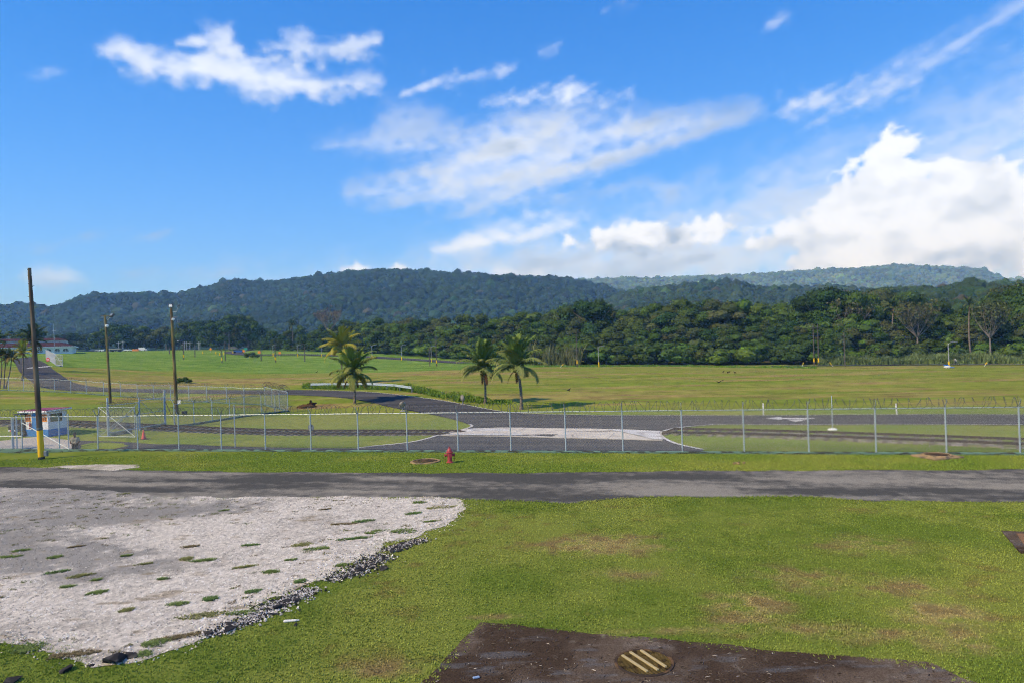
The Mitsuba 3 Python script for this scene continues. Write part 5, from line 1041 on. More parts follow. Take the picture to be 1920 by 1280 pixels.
# ------------------------------------------------------------------ small roadside things
def on(u, v, lift=0.0): return P(u, v) + np.array([0, 0, lift])
gr = thing('guardrail', 'pale steel guardrail along the bend behind the green palm', 'guardrail'); line = dense(PX([(583, 728), (635, 728), (684, 727.5), (738, 731), (772, 736)]), 1.0, False); zz = tz(line[:, 0], line[:, 1])
prof = [(0, .50), (.05, .55), (.05, .62), (0, .67), (.05, .72), (.05, .79), (0, .84)]; dl = np.gradient(line, axis=0); dl /= np.linalg.norm(dl, axis=1, keepdims=True); ring = np.stack([np.c_[line + np.stack([dl[:, 1], -dl[:, 0]], 1) * a, zz + h] for a, h in prof], 1); n, m_ = ring.shape[:2]; i, j = np.meshgrid(np.arange(n - 1), np.arange(m_ - 1), indexing='ij'); kk = (i * m_ + j).ravel()
put(gr, 'rail', (ring.reshape(-1, 3), np.stack([kk, kk + 1, kk + m_ + 1, kk + m_], 1)), 'galvanised')
for k in range(0, n, 4): put(gr, 'post', MB().box((*line[k] + np.array([0, .12]), zz[k] + .35), (.14, .14, .8)).out(), 'sign_grey')
t = thing('traffic_cone', 'red traffic cone on a black base behind the left fence', 'traffic cone'); p = on(269.5, 823)
v, f_ = lathe([(.17, .03), (.16, .06), (.03, .70), (0, .71)], 16); put(t, 'cone', (v + p, f_), 'cone_red', 40); put(t, 'base', MB().box(p + (.10, 0, .02), (.56, .42, .05), None, .015).out(), 'rubber')
t = thing('fire_hydrant', 'red fire hydrant on the verge in front of the fence', 'fire hydrant'); p = on(843.5, 867); R = rotz(.25)
v, f_ = lathe([(0, 0), (.19, 0), (.19, .05), (.135, .08), (.125, .12), (.125, .45), (.15, .47), (.15, .50), (.20, .52), (.205, .56), (.15, .58), (.14, .64), (.10, .71), (.05, .75), (.045, .78), (.035, .80), (.04, .83), (0, .84)], 20); v = v * (.95, .95, 1.0); put(t, 'barrel', (v + p, f_), 'hydrant_red', 40)
for nm, dr_, L, rr_ in (('nozzle', np.array([1, 0, 0]), .25, .06), ('nozzle', np.array([-1, 0, 0]), .25, .06), ('pumper_nozzle', np.array([0, -1, 0]), .22, .085)):
    o = R @ dr_; c = p + (0, 0, .40); k = put(t, nm, MB().tube([c, c + o * L], rr_, 10).tube([c + o * (L - .05), c + o * (L + .015)], rr_ * 1.25, 6).out(), 'hydrant_red', 40)
for s in (1, -1):
    c = p + R @ np.array([s * .24, 0, .36]); put(t, 'chain', tube([c, c + (s * .015, -.02, -.12), c + (s * .0, -.01, -.24)], .012, 4), 'rust')
def manhole(label, p, ro, square=False):
    t = thing('manhole', label, 'manhole')
    if square: put(t, 'frame', MB().box(p + (0, 0, .03), (ro * 2.6, ro * 2.3, .12), rotz(.22), .02).out(), 'ring_concrete')
    z = .09 if square else 0
    v, f_ = lathe([(ro * 1.05, -.03), (ro * 1.02, .05), (ro * .94, .07), (ro * .86, .06), (ro * .84, .03)], 32); put(t, 'ring', (v + p + (0, 0, z), f_), 'ring_concrete', 40)
    v, f_ = lathe([(ro * .84, .045), (0, .055)], 32); put(t, 'lid', (v + p + (0, 0, z), f_), 'iron_lid', 40)
manhole('round manhole with a rusty lid in the verge left of the hydrant', on(797.5, 865), .76); manhole('manhole with a square concrete frame in the verge on the right', on(1757, 856.5), .62, True)
for (u, v, vt, lab) in [(1431.5, 777.5, 755, 'white marker stake beyond the road left of the arrow end'), (1682, 778, 756, 'leaning white marker stake beyond the road on the right')]:
    p = on(u, v); k = num('marker_stake'); put(None, k, MB().tube([p - (0, 0, .1), above(p, u - 2.5 + (vt == 755) * 2, vt)], .05, 6).out(), 'white_paint', 40); tag(k, lab, 'stake')
t = thing('sign_post', 'thin grey post on a white round base on the railway lawn', 'post'); p = on(1561, 805.5); put(t, 'post', tube([p, above(p, 1559, 741)], .03, 8), 'galvanised', 40); v, f_ = lathe([(.28, 0), (.27, .08), (.16, .12), (0, .13)], 18); put(t, 'base', (v + p, f_), 'white_paint', 40)
def stub_light(label, u, v, tilt, yaw):
    t = thing('ground_light', label, 'ground light'); p = on(u, v); s = 1.0
    put(t, 'base', MB().box(p + (0, 0, .05), (.5, .4, .12), rotz(.3), .03).out(), 'pale_concrete'); put(t, 'stem', tube([p, p + (.02, 0, .5)], .07, 8), 'sign_grey', 40)
    v_, f_ = lathe([(0, -.16), (.25, -.16), (.36, -.08), (.38, .06), (.34, .12), (0, .14)], 20); R = rotz(yaw) @ rotx(tilt); k = put(t, 'drum', (v_ @ R.T + p + (0, 0, .72), f_), 'drum_grey', 35)
    v_, f_ = lathe([(0, .15), (.26, .145), (.30, .125)], 18); put(k, 'lens', (v_ @ R.T + p + (0, 0, .72), f_), 'window_glass', 40)
diffuse('drum_grey', stain((0.30, 0.28, 0.25), (0.13, 0.12, 0.11), 4.0))
stub_light('grey drum shaped ground light at the near edge of the road bend', 755, 771, -1.0, .6); stub_light('grey drum shaped ground light across the road near the left dark palm', 867.5, 758, -1.35, -1.2)
# brown mound with a broken stump
t = thing('tree_stump', 'dark uprooted stump on a brown earth mound inside the road bend', 'stump'); p = on(578, 763); r = np.random.default_rng(3)
m = trimesh.creation.icosphere(subdivisions=3); v = np.array(m.vertices); v = v * (0.75 + .5 * meshkit.fbm(v * 2 + 3, 4, 2))[:, None]; put(t, 'earth_mound', (v * (1.15, .8, .38) + p + (-.15, 0, .02), m.faces), 'husk_brown', True)
m = limb_mesh([(p + (.1, 0, .1), .26, p + (.55, -.1, .38), .22), (p + (.2, .1, .2), .16, p + (.25, .2, .72), .13), (p + (.5, 0, .3), .15, p + (.85, .2, .45), .09), (p + (-.5, -.2, .05), .10, p + (.0, -.1, .35), .12)], .06, 3); v = np.array(m.vertices); put(t, 'stump', (v + (meshkit.fbm(v * 6, 3, 4)[:, None] - .5) * .12, m.faces), 'black_bark')
diffuse('black_bark', (0.030, 0.022, 0.018))
# birds
def bird(label, p, yaw, s=1.0, fly=False):
    t = thing('black_bird', label, 'bird'); R = rotz(yaw); W = lambda *q: tuple(p + R @ (np.array(q, float) * s))
    if fly:
        bones = [(W(-.28, 0, 0), .05 * s, W(.10, 0, .02), .10 * s), (W(.10, 0, .02), .10 * s, W(.30, 0, .05), .05 * s), (W(.3, 0, .05), .045 * s, W(.40, 0, .04), .02 * s), (W(-.28, 0, 0), .05 * s, W(-.5, 0, .0), .03 * s)]
        put(t, 'body', limb_mesh(bones, .05 * s, 4), 'bird_black', True)
        for k in (1, -1):
            pts = [W(.12, k * .06, .05), W(-.15, k * .06, .03), W(-.22, k * .5, .30), W(.16, k * .5, .32), W(-.18, k * 1.0, .52), W(.02, k * 1.02, .55)]; v = np.array(pts); v2 = np.vstack([v, v - (0, 0, .025 * s)]); ff = np.array([[0, 1, 2], [0, 2, 3], [3, 2, 4], [3, 4, 5]]); put(t, 'wing', (v2, np.vstack([ff, ff[:, ::-1] + 6])), 'bird_black')
    else:
        bones = [(W(-.18, 0, .30), .09 * s, W(.08, 0, .36), .12 * s), (W(.08, 0, .36), .11 * s, W(.20, 0, .52), .05 * s), (W(.20, 0, .52), .05 * s, W(.24, 0, .58), .055 * s), (W(.26, 0, .58), .03 * s, W(.36, 0, .55), .012 * s), (W(-.18, 0, .3), .08 * s, W(-.45, 0, .2), .03 * s)] + [(W(.0, k * .06, .28), .04 * s, W(.02, k * .06, .13), .02 * s) for k in (1, -1)] + [(W(.02, k * .06, .13), .018 * s, W(.0, k * .06, .0), .016 * s) for k in (1, -1)] + [(W(.0, k * .06, .015), .015 * s, W(.09, k * .06, .012), .012 * s) for k in (1, -1)]
        put(t, 'body', limb_mesh(bones, .05 * s, 3), 'bird_black', True)
diffuse('bird_black', (0.020, 0.018, 0.018))
for i, (u, v, yw, lab) in enumerate([(1356.5, 698.5, .4, 'leftmost black bird of the four standing in the far field'), (1364.5, 699.8, 2.0, 'second black bird of the four standing in the far field'), (1368, 698.6, -.5, 'third black bird of the four standing in the far field'), (1378, 700.3, 3.0, 'rightmost black bird of the four standing in the far field'), (1067, 733.5, 0.3, 'single black bird standing in the field right of the palms'), (594, 698.5, .2, 'black bird on the field left of the yellow palm'), (872.5, 699, 2.5, 'black bird on the field left of the paired palms'), (649.5, 720.5, 0.2, 'black bird perched upright near the yellow palm foot')]): bird(lab, on(u, v), yw, .75)
bird('black bird flying low over the field with raised wings', at(1347.5, 716.5, 88), 1.75, .65, True)
# the blue heap, the cyclist, leaning yellow markers
t = thing('tarpaulin_heap', 'blue and white tarpaulin heap at the foot of the right lamp', 'tarpaulin'); p = on(1777, 689.5); r = np.random.default_rng(2); m = trimesh.creation.icosphere(subdivisions=3); v = np.array(m.vertices); v *= (0.7 + .6 * meshkit.fbm(v * 2.2, 3, 5))[:, None]; put(t, 'heap', (v * (.65, .5, .42) + p + (-.1, 0, .22), m.faces), 'white_cloth', True); put(t, 'tarpaulin', (v * (.75, .5, .12) + p + (.75, .1, .08), m.faces), 'blue_tarp', True); put(t, 'tarpaulin', (v * (.55, .45, .10) + p + (-.25, .1, .62), m.faces), 'blue_tarp', True)
diffuse('blue_tarp', (0.05, 0.20, 0.55))
def cyclist():
    p = on(1793, 684.5); yaw = math.pi; R = rotz(yaw); W = lambda *q: tuple(p + R @ np.array(q, float)); bk = thing('bicycle', 'grey bicycle ridden along the narrow road before the reeds', 'bicycle')
    for x in (.52, -.52):
        a = np.linspace(0, 2 * np.pi, 25); put(bk, 'wheel', tube([W(x + .33 * math.cos(q), 0, .34 + .33 * math.sin(q)) for q in a], .03, 5, False), 'rubber', True)
    b = MB(); b.tube([W(-.52, 0, .34), W(-.15, 0, .85), W(.40, 0, .85), W(.52, 0, .34)], .025, 5); b.tube([W(-.15, 0, .85), W(.0, 0, .30), W(.40, 0, .85)], .025, 5); b.tube([W(-.52, 0, .34), W(0, 0, .30)], .02, 5); b.tube([W(.42, -.25, 1.02), W(.42, .25, 1.02)], .02, 5); b.tube([W(.42, 0, 1.0), W(.40, 0, .85)], .02, 5); put(bk, 'frame', b.out(), 'grey_pole', 40); put(bk, 'saddle', MB().box(W(-.16, 0, .92), (.26, .14, .07), R, .02).out(), 'black_paint')
    t = thing('person', 'cyclist in white shirt riding on the narrow road before the reeds', 'person'); lm = lambda bones: limb_mesh([(W(*a), ra, W(*c), rc) for a, ra, c, rc in bones], .05, 4)
    bo = [((.34, 0, 1.66), .09, (.36, 0, 1.60), .075), ((.32, 0, 1.56), .05, (.26, 0, 1.45), .06)]
    for s in (1, -1): bo += [((.22, s * .18, 1.38), .05, (.38, s * .24, 1.18), .042), ((.38, s * .24, 1.18), .042, (.44, s * .2, 1.04), .035)]
    bo += [((.22, -.18, 1.38), .05, (.22, .18, 1.38), .05), ((.26, 0, 1.45), .06, (.22, 0, 1.38), .08)]
    put(t, 'body', lm(bo), 'skin', True); put(t, 'shirt', lm([((.18, -.12, 1.36), .11, (.18, .12, 1.36), .11), ((.18, 0, 1.34), .16, (-.12, 0, 1.02), .15)]), 'white_cloth', True)
    tb = []
    for s in (1, -1): kx = .22 + .1 * s; tb += [((-.12, s * .08, .98), .11, (kx, s * .10, .72 + .1 * s), .075), ((kx, s * .10, .72 + .1 * s), .07, (.0 + .1 * s, s * .1, .28 + .12 * s), .05), ((.1 * s, s * .1, .26 + .12 * s), .04, (.14 + .1 * s, s * .1, .24 + .12 * s), .035)]
    put(t, 'trousers', lm(tb + [((-.12, -.08, .98), .12, (-.12, .08, .98), .12)]), 'dark_cloth', True); put(t, 'hair', lm([((.33, 0, 1.70), .09, (.30, 0, 1.66), .085)]), 'black_paint', True)
cyclist()
for (u, v, u2, v2, lab) in [(1845.5, 686, 1850, 679, 'leaning yellow arrow marker at the right end of the narrow road'), (1051, 687.5, 1056, 682, 'leaning yellow guy wire guard left of the crossarm pole'), (1503.5, 686.5, 1507, 679, 'leaning yellow guy wire guard left of the twin poles'), (1562, 687, 1556, 679, 'leaning yellow guy wire guard right of the twin poles')]:
    t = thing('leaning_marker', lab, 'marker'); p = on(u, v); e = above(p, u2, v2); put(t, 'stake', tube([p, p + (e - p) * .6], .05, 6), 'white_paint'); put(t, 'sleeve', tube([p + (e - p) * .45, e], .10, 6), 'yellow_paint')
# ------------------------------------------------------------------ the hill top gate with its no entry disc
hg = thing('sliding_gate', 'pale mesh sliding gate standing open beside the hill top road', 'gate'); a, c, e = P(86, 672), P(104, 685), P(118, 687.5)
for p0, p1, h in ((a, c, 2.9), (c, e, 2.9)): panel(hg, p0, p1, .25, h, 'panel', 'galvanised', ((0, 1, 1, 0),), (.5,), .04, .14, .010)
put(hg, 'footing', MB().box((c + e) / 2 + (0, 0, .1), (2.6, .7, .3), frame(e - c)).out(), 'sign_grey')
t = thing('no_entry_sign', 'red round no entry sign with a white bar by the hill top road', 'sign'); p = P(90, 681); c = above(p, 89.7, 673.5); v, f_ = lathe([(0, .03), (.5, .03), (.52, 0), (.5, -.03), (0, -.03)], 24); put(t, 'disc', (v @ rotx(math.pi / 2).T + c, f_), 'cone_red', 40); put(t, 'bar', MB().box(c - (0, .045, 0), (.62, .02, .2)).out(), 'white_paint'); put(t, 'pole', tube([p, c + (0, .08, 0)], .05, 6), 'sign_grey')
# ------------------------------------------------------------------ the long building at the locks
PUT = put
def hall():
    phi = math.radians(30); cf, sf = math.cos(phi), math.sin(phi)
    def put(parent, name, mesh, bsdf, smooth=False):
        v = np.array(mesh[0], float); dx, dy = v[:, 0] - xr, v[:, 1] - y0; w = np.stack([xr + dx * cf - dy * sf, y0 + dx * sf + dy * cf, v[:, 2]], 1); return PUT(parent, name, (w, mesh[1]), bsdf, smooth)
    t = thing('lock_building', 'long white building with two tiered maroon roof and arched windows on the far left', 'building'); y0 = 285.0
    X = lambda u: above(np.array([0, y0, 0]), u, 655)[0]
    Z = lambda v, u=100: above(np.array([0, y0, 0]), u, v)[2]
    xr = X(136); xl = xr - 95
    def along_face(u): k = ray(u, 655); k = k[0] / k[1]; return xr - (xr - k * y0) / (cf - k * sf)
    zb, ze = Z(664, 136), Z(650, 130); dep = 26.0
    a0, a1 = along_face(123), along_face(107); arch = [(a0 + (a1 - a0) * k, 1.0) for k in range(16)]
    pg = Polygon([(xl, zb), (xr, zb), (xr, ze), (xl, ze)]); zs = Z(657.3, 120)
    for xa, ra in arch:
        th = np.linspace(0, np.pi, 13); pg = pg.difference(Polygon([(xa + ra, zb + 1.2)] + [(xa + ra * math.cos(q), zs + ra * math.sin(q)) for q in th] + [(xa - ra, zb + 1.2)]))
    m = trimesh.creation.extrude_polygon(pg, .5, engine='earcut'); v = np.array(m.vertices); v = np.stack([v[:, 0], y0 + .5 - v[:, 2], v[:, 1]], 1); b = MB().add(v, m.faces); b.box((xr - .25, y0 + .5 + dep / 2, (zb + ze) / 2), (.5, dep, ze - zb)); b.box(((xl + xr) / 2, y0 + dep + .2, (zb + ze) / 2), (xr - xl - 1, .4, ze - zb)); put(t, 'wall', b.out(), 'booth_white')
    for xa, ra in arch:
        th = np.linspace(0, np.pi, 11); q = Polygon([(xa + ra, zb + 1.2)] + [(xa + ra * math.cos(k), zs + ra * math.sin(k)) for k in th] + [(xa - ra, zb + 1.2)]); m = trimesh.creation.extrude_polygon(q, .06, engine='earcut'); v = np.array(m.vertices); wk = put(t, 'window', (np.stack([v[:, 0], y0 + .42 - v[:, 2], v[:, 1]], 1), m.faces), 'window_glass'); put(wk, 'frame', MB().box((xa, y0 + .30, (zb + zs) / 2 + .8), (.12, .06, zs - zb + .2)).box((xa, y0 + .30, zs), (ra * 1.9, .06, .12)).out(), 'booth_white')
    def hip(x0, x1, ya, yb, z0, z1, ins, name):
        v = np.array([[x0, ya, z0], [x1, ya, z0], [x1, yb, z0], [x0, yb, z0], [x0 + ins, ya + ins, z1], [x1 - ins, ya + ins, z1], [x1 - ins, yb - ins, z1], [x0 + ins, yb - ins, z1]]); return put(t, name, (v, np.array([[0, 1, 5, 4], [1, 2, 6, 5], [2, 3, 7, 6], [3, 0, 4, 7], [4, 5, 6, 7], [0, 3, 2, 1]])), 'maroon_tile')
    put(t, 'eave', MB().box(((xl + xr) / 2, y0 + dep / 2, ze + .12), (xr - xl + 2.0, dep + 1.4, .34)).out(), 'booth_white')
    zl = Z(641, 120); hip(xl - .9, xr + .9, y0 - .6, y0 + dep + 1, ze + .31, zl, 5.0, 'roof')
    xc = xr - 2.6; put(t, 'clerestory', MB().box(((xl + xc) / 2, y0 + dep / 2 + 1, zl + .3), (xc - xl, dep - 9, 1.1)).out(), 'booth_white'); zt = Z(633, 110)
    k = hip(xl, xc + .8, y0 + 4.6, y0 + dep - 3, zl + .87, zt, 3.4, 'upper_roof'); put(k, 'vent', MB().box((along_face(97) + 4, y0 + 9, zt + .4), (1.0, 1.0, 1.4), None, .1).box((along_face(97) + 4, y0 + 9, zt - .3), (1.5, 1.5, .8)).out(), 'black_paint')
diffuse('maroon_tile', stain((0.080, 0.038, 0.044), (0.056, 0.030, 0.036), 1.0)); hall()
t = thing('antenna_mast', 'white antenna mast in front of the long maroon roofed building', 'mast'); p = P(102.5, 676); p = at(102.5, 663, 262.0); p[2] = float(tz(p[0], p[1])); put(t, 'shaft', tube([p, above(p, 101.5, 632), above(p, 99.5, 607)], [.11, .09, .04], 8), 'galvanised', 40); put(t, 'crossbar', MB().box(above(p, 100.5, 621), (1.6, .08, .08)).out(), 'white_paint')
# ------------------------------------------------------------------ vehicles and works far off
def car(label, p, yaw, mat, s=1.0, name='parked_car', van=False):
    t = thing(name, label, 'van' if van else 'car'); R = rotz(yaw); X = lambda v: np.asarray(v, float) @ R.T * s + p
    side = [(-2.1, .32), (2.1, .32), (2.15, .62), (2.05, .80), (1.25, .90), (-1.75, .95), (-2.12, .85)] if not van else [(-2.3, .32), (2.3, .32), (2.3, .9), (1.75, 1.1), (1.2, 1.95), (-2.25, 2.0)]
    m = trimesh.creation.extrude_polygon(Polygon(side), 1.7, engine='earcut'); v = np.array(m.vertices); put(t, 'body', (X(np.stack([v[:, 0], .85 - v[:, 2], v[:, 1]], 1)), m.faces), mat)
    if not van:
        m = trimesh.convex.convex_hull(np.array([[x, y * w, z] for x, z, w in ((1.25, .9, .82), (.55, 1.42, .62), (-.95, 1.45, .62), (-1.75, .94, .8)) for y in (1, -1)])); put(t, 'cabin', (X(m.vertices), m.faces), 'window_glass'); put(t, 'roof', MB().add(X(MB().box((-.2, 0, 1.44), (1.5, 1.22, .06), None, .02).out()[0]), MB().box((-.2, 0, 1.44), (1.5, 1.22, .06), None, .02).out()[1]).out(), mat)
    else: put(t, 'windscreen', (X(np.array([[1.74, .75, 1.16], [1.74, -.75, 1.16], [1.26, -.75, 1.86], [1.26, .75, 1.86]]) + (.03, 0, .02)), np.array([[0, 1, 2, 3]])), 'window_glass')
    for x in (1.3, -1.3):
        for y in (.8, -.8): v, f_ = lathe([(0, -.1), (.3, -.1), (.32, 0), (.3, .1), (0, .1)], 14); put(t, 'wheel', (X(v @ rotx(math.pi / 2).T + (x, y, .32)), f_), 'rubber', 40)
plastic('car_white', (.7, .7, .72), .3); plastic('car_dark', (.05, .06, .09), .3); plastic('car_blue', (.05, .14, .36), .3); plastic('car_grey', (.3, .31, .33), .3); plastic('car_red', (.35, .04, .04), .3)
def far_at(u, v, d): p = at(u, v, d); p[2] = float(tz(p[0], p[1])); return p
p = P(448, 661.5); car('blue car driving on the far bending road', p, .35, 'car_blue', 1.25, 'moving_car')
lot = [(178, 'car_dark', 'dark car at the left end of the far parking row'), (186, 'car_grey', 'grey car second in the far parking row'), (194, 'car_white', 'white car left of the mossy lamp pole far off'), (203, 'car_dark', 'dark car behind the mossy lamp pole far off'), (213, 'car_grey', 'grey car right of the mossy lamp pole far off'), (222, 'car_white', 'white car in the middle of the far parking row'), (231, 'car_dark', 'dark car near the pale trailer far off'), (240, 'car_white', 'white car at the right end of the far parking row')]
for u, mt, lab in lot: p = far_at(u, 656, 392); car(lab, p, .1, mt, 1.0)
p = far_at(268, 655, 400); car('white van far off under the grove', p, .1, 'car_white', 1.0, 'parked_van', True)
t = thing('flat_trailer', 'long pale flat trailer parked far off beyond the long grass', 'trailer'); p = far_at(217, 657, 372); put(t, 'deck', MB().box(p + (0, 0, 1.5), (6.5, 2.4, .35), None, .05).out(), 'khaki_cloth'); put(t, 'chassis', MB().box(p + (0, 0, .9), (5.8, 1.6, .5)).out(), 'black_paint')
for x in (-2, 2.0): put(t, 'wheel', (lathe([(0, -1.1), (.45, -1.1), (.45, 1.1), (0, 1.1)], 14)[0] @ rotx(math.pi / 2).T + p + (x, 0, .45), lathe([(0, -1.1), (.45, -1.1), (.45, 1.1), (0, 1.1)], 14)[1]), 'rubber', 40)
t = thing('barrier_row', 'row of orange plastic barriers far off before the grove', 'barrier'); 
for k in range(6): p = far_at(249 + k * 2.1, 656.5, 388); put(t, 'barrier', MB().box(p + (0, 0, .6), (.62, .5, 1.2), rotz(.1 * k), .12).out(), 'orange_paint')
plastic('sign_green', (.02, .30, .20), .5)
def small_sign(label, u, v, vt, shape, mat, w=.8):
    t = thing('road_sign', label, 'sign'); p = P(u, v); c = above(p, u, vt); put(t, 'post', tube([p, c], .06, 6), 'grey_pole', 40); R = rotx(0) if shape != 'diamond' else roty(math.pi / 4); put(t, 'plate', MB().box(c - (0, .08, 0), (w * (1.6 if shape == 'board' else 1), .06, w), R, .02).out(), mat)
for a_ in [('orange diamond sign left of the far junction', 395, 661, 654, 'diamond', 'orange_paint', 1.0), ('orange square sign right of the far bending road', 486, 667, 660, 'square', 'orange_paint', 1.1), ('orange square sign in the middle of the far bending road', 457, 663, 657.5, 'square', 'orange_paint', 1.0), ('green board sign above the far bending road', 461, 661, 654, 'board', 'sign_green', .9), ('small orange sign at the left end of the wood', 524.5, 667, 661, 'square', 'orange_paint', 1.0), ('yellow sign glimpsed behind the paired palms', 920, 684, 677, 'square', 'yellow_paint', .9), ('small yellow sign under the bright tree by the small lamp', 1339, 683, 673, 'square', 'yellow_paint', .35)]: small_sign(*a_)
for u, v, lab in [(380, 663, 'yellow bollard left of the far junction'), (405, 663.5, 'yellow bollard before the lamp at the far junction'), (412, 666, 'yellow bollard left of the banded pole at the far junction'), (420, 665, 'yellow bollard behind the banded pole at the far junction'), (437, 662, 'yellow bollard beside the blue car far off'), (468.5, 669, 'tall yellow bollard right of the far junction')]:
    p = P(u, v); k = num('yellow_bollard'); v_, f_ = lathe([(.22, 0), (.22, 1.0), (.14, 1.1), (0, 1.12)], 10); put(None, k, (v_ + p, f_), 'yellow_paint', 40); tag(k, lab, 'bollard')
def shed(label, u, v, d, w, h, mat, rf):
    t = thing('far_building', label, 'building'); p = far_at(u, v, d); b = MB().box((0, 0, h / 2), (w, w * .6, h)).out(); p[2] = at(u, v, d)[2]; put(t, 'wall', (b[0] + p - (0, 0, 1.5), b[1]), mat); m = trimesh.convex.convex_hull(np.array([[s * w * .55, y * w * .36, h] for s in (1, -1) for y in (1, -1)] + [[s * w * .5, 0, h + w * .12] for s in (1, -1)])); put(t, 'roof', (np.array(m.vertices) + p - (0, 0, 1.5), m.faces), rf)
    for k in (-.28, 0, .28): put(t, 'window', MB().box(p + (k * w, -w * .3 - .03, h * .5 - 1.5), (w * .13, .06, h * .35)).out(), 'window_glass')
shed('white shed glimpsed left of the large grove trees far off', 338, 643, 452, 5.5, 2.6, 'booth_white', 'white_paint'); shed('low white and orange house glimpsed over the far bending road', 480, 641, 440, 8.0, 2.2, 'booth_white', 'orange_paint')
for i, (u, vt) in enumerate([(222.5, 640), (230.5, 639), (346, 640), (350, 640), (356, 640.5), (372, 640), (375, 640.5)]):
    p = far_at(u, 658, 405); t = thing('far_mast', ['left of two grey masts by the far parking row', 'right of two grey masts by the far parking row', 'first grey mast of the cluster right of the lamp pole', 'second grey mast of the cluster right of the lamp pole', 'third grey mast of the cluster right of the lamp pole', 'left of the paired grey masts by the grove', 'right of the paired grey masts by the grove'][i], 'mast'); e = above(p, u, vt); put(t, 'shaft', tube([p, e], .2, 6), 'grey_pole', 40); put(t, 'crossarm', MB().box(e - (0, 0, .8), (2.6, .2, .2)).out(), 'grey_pole')
# ------------------------------------------------------------------ grass, stones and weeds close by
def colors_at(fn, xy):
    p = mi.Point3f(mi.Float(xy[:, 0].astype(np.float32)), mi.Float(xy[:, 1].astype(np.float32)), mi.Float(np.zeros(len(xy), np.float32))); return np.array(fn(p)).T.reshape(-1, 3)
def blades(xy, h, w, col, r, per=3, lean=.55, z0=None):
    """tufts: per curved blades at every point"""
    n = len(xy); k = np.repeat(np.arange(n), per); a = r.uniform(0, 2 * np.pi, n * per); H = (h if np.isscalar(h) else h[k]) * r.uniform(.55, 1.25, n * per); L = H * r.uniform(.1, 1.0, n * per) * lean * 1.6
    base = np.c_[xy[k] + r.normal(0, w * 1.2, (n * per, 2)), (tz(xy[:, 0], xy[:, 1]) if z0 is None else np.full(n, z0))[k] - .004]
    d = np.stack([np.cos(a), np.sin(a), 0 * a], 1); s = np.stack([-np.sin(a), np.cos(a), 0 * a], 1); W = (w * r.uniform(.6, 1.3, n * per))[:, None]
    mid_ = base + d * (L * .35)[:, None] + np.array([0, 0, 1.0]) * (H * .62)[:, None]; tip = base + d * L[:, None] + np.array([0, 0, 1.0]) * H[:, None]
    v = np.stack([base - s * W, base + s * W, mid_ + s * W * .8, mid_ - s * W * .8, tip], 1).reshape(-1, 3); q = np.arange(n * per)[:, None] * 5
    f = np.vstack([q + [0, 1, 2], q + [0, 2, 3], q + [3, 2, 4]]); c = np.repeat(col[k] * np.exp(r.normal(0, .17, (n * per, 1))), 5, 0); return v, f, c
pg_road, pg_grav, pg_apr = Polygon(dense(YARD, .2, True, .35, 4)).buffer(0), Polygon(dense(GRAVEL, .12, True, .55, 11)).buffer(0), Polygon(APRON).buffer(0)
pg_sand = Polygon(sand[:, :2]).buffer(0); pg_slab = Polygon(PX([(1878, 996), (1919, 998), (1919, 1040), (1912, 1037)])[:, :2]).buffer(0)
def lawn_points(y0, y1, dens, r):
    out = []
    for ya in np.arange(y0, y1, .5):
        x0, x1 = -.84 * (ya + .5) - .6, .84 * (ya + .5) + .6; d = dens * min(1, (15.0 / ya) ** 1.3); n = int((x1 - x0) * .5 * d); out.append(np.stack([r.uniform(x0, x1, n), r.uniform(ya, ya + .5, n)], 1))
    return np.vstack(out)
r = np.random.default_rng(21)
xy = lawn_points(10.4, 41.0, 460, r)
gd = np.where(shapely.contains_xy(pg_grav, xy[:, 0], xy[:, 1]), shapely.distance(shapely.points(xy), pg_grav.boundary), 0) * (0.4 + 1.6 * meshkit.fbm(np.c_[xy * 1.4, xy[:, :1] * 0], 3, 8))
inside = shapely.contains_xy(pg_road.buffer(-.10), xy[:, 0], xy[:, 1]) | (gd > -.16 * np.log(r.random(len(xy)) + 1e-9)) | (shapely.contains_xy(pg_apr, xy[:, 0], xy[:, 1]) & (shapely.distance(shapely.points(xy), pg_apr.boundary) > .16 * meshkit.fbm(np.c_[xy * 2.2, xy[:, :1] * 0], 3, 6) * r.random(len(xy)) * 3)) | shapely.contains_xy(pg_sand.buffer(-.15), xy[:, 0], xy[:, 1]) | shapely.contains_xy(pg_slab, xy[:, 0], xy[:, 1])
ok = ~inside & ((xy - FEN_A[:2]) @ FN[:2] > .14)
xy = xy[ok]; c = colors_at(grass_color, xy) * 1.55; dist = xy[:, 1]
hh = np.where(dist < 24, .034, .055) * (0.6 + .8 * meshkit.fbm(np.c_[xy * .8, 0 * dist], 3, 3)); ww = .006
v, f, cc = blades(xy, hh, .0075, c, r, 3, .7)
put(None, 'lawn_grass', (v, f), 'painted_vertices', color=cc); taken.add('lawn_grass'); tag('lawn_grass', 'short mown grass blades of the lawn and verge', 'grass', kind='stuff')
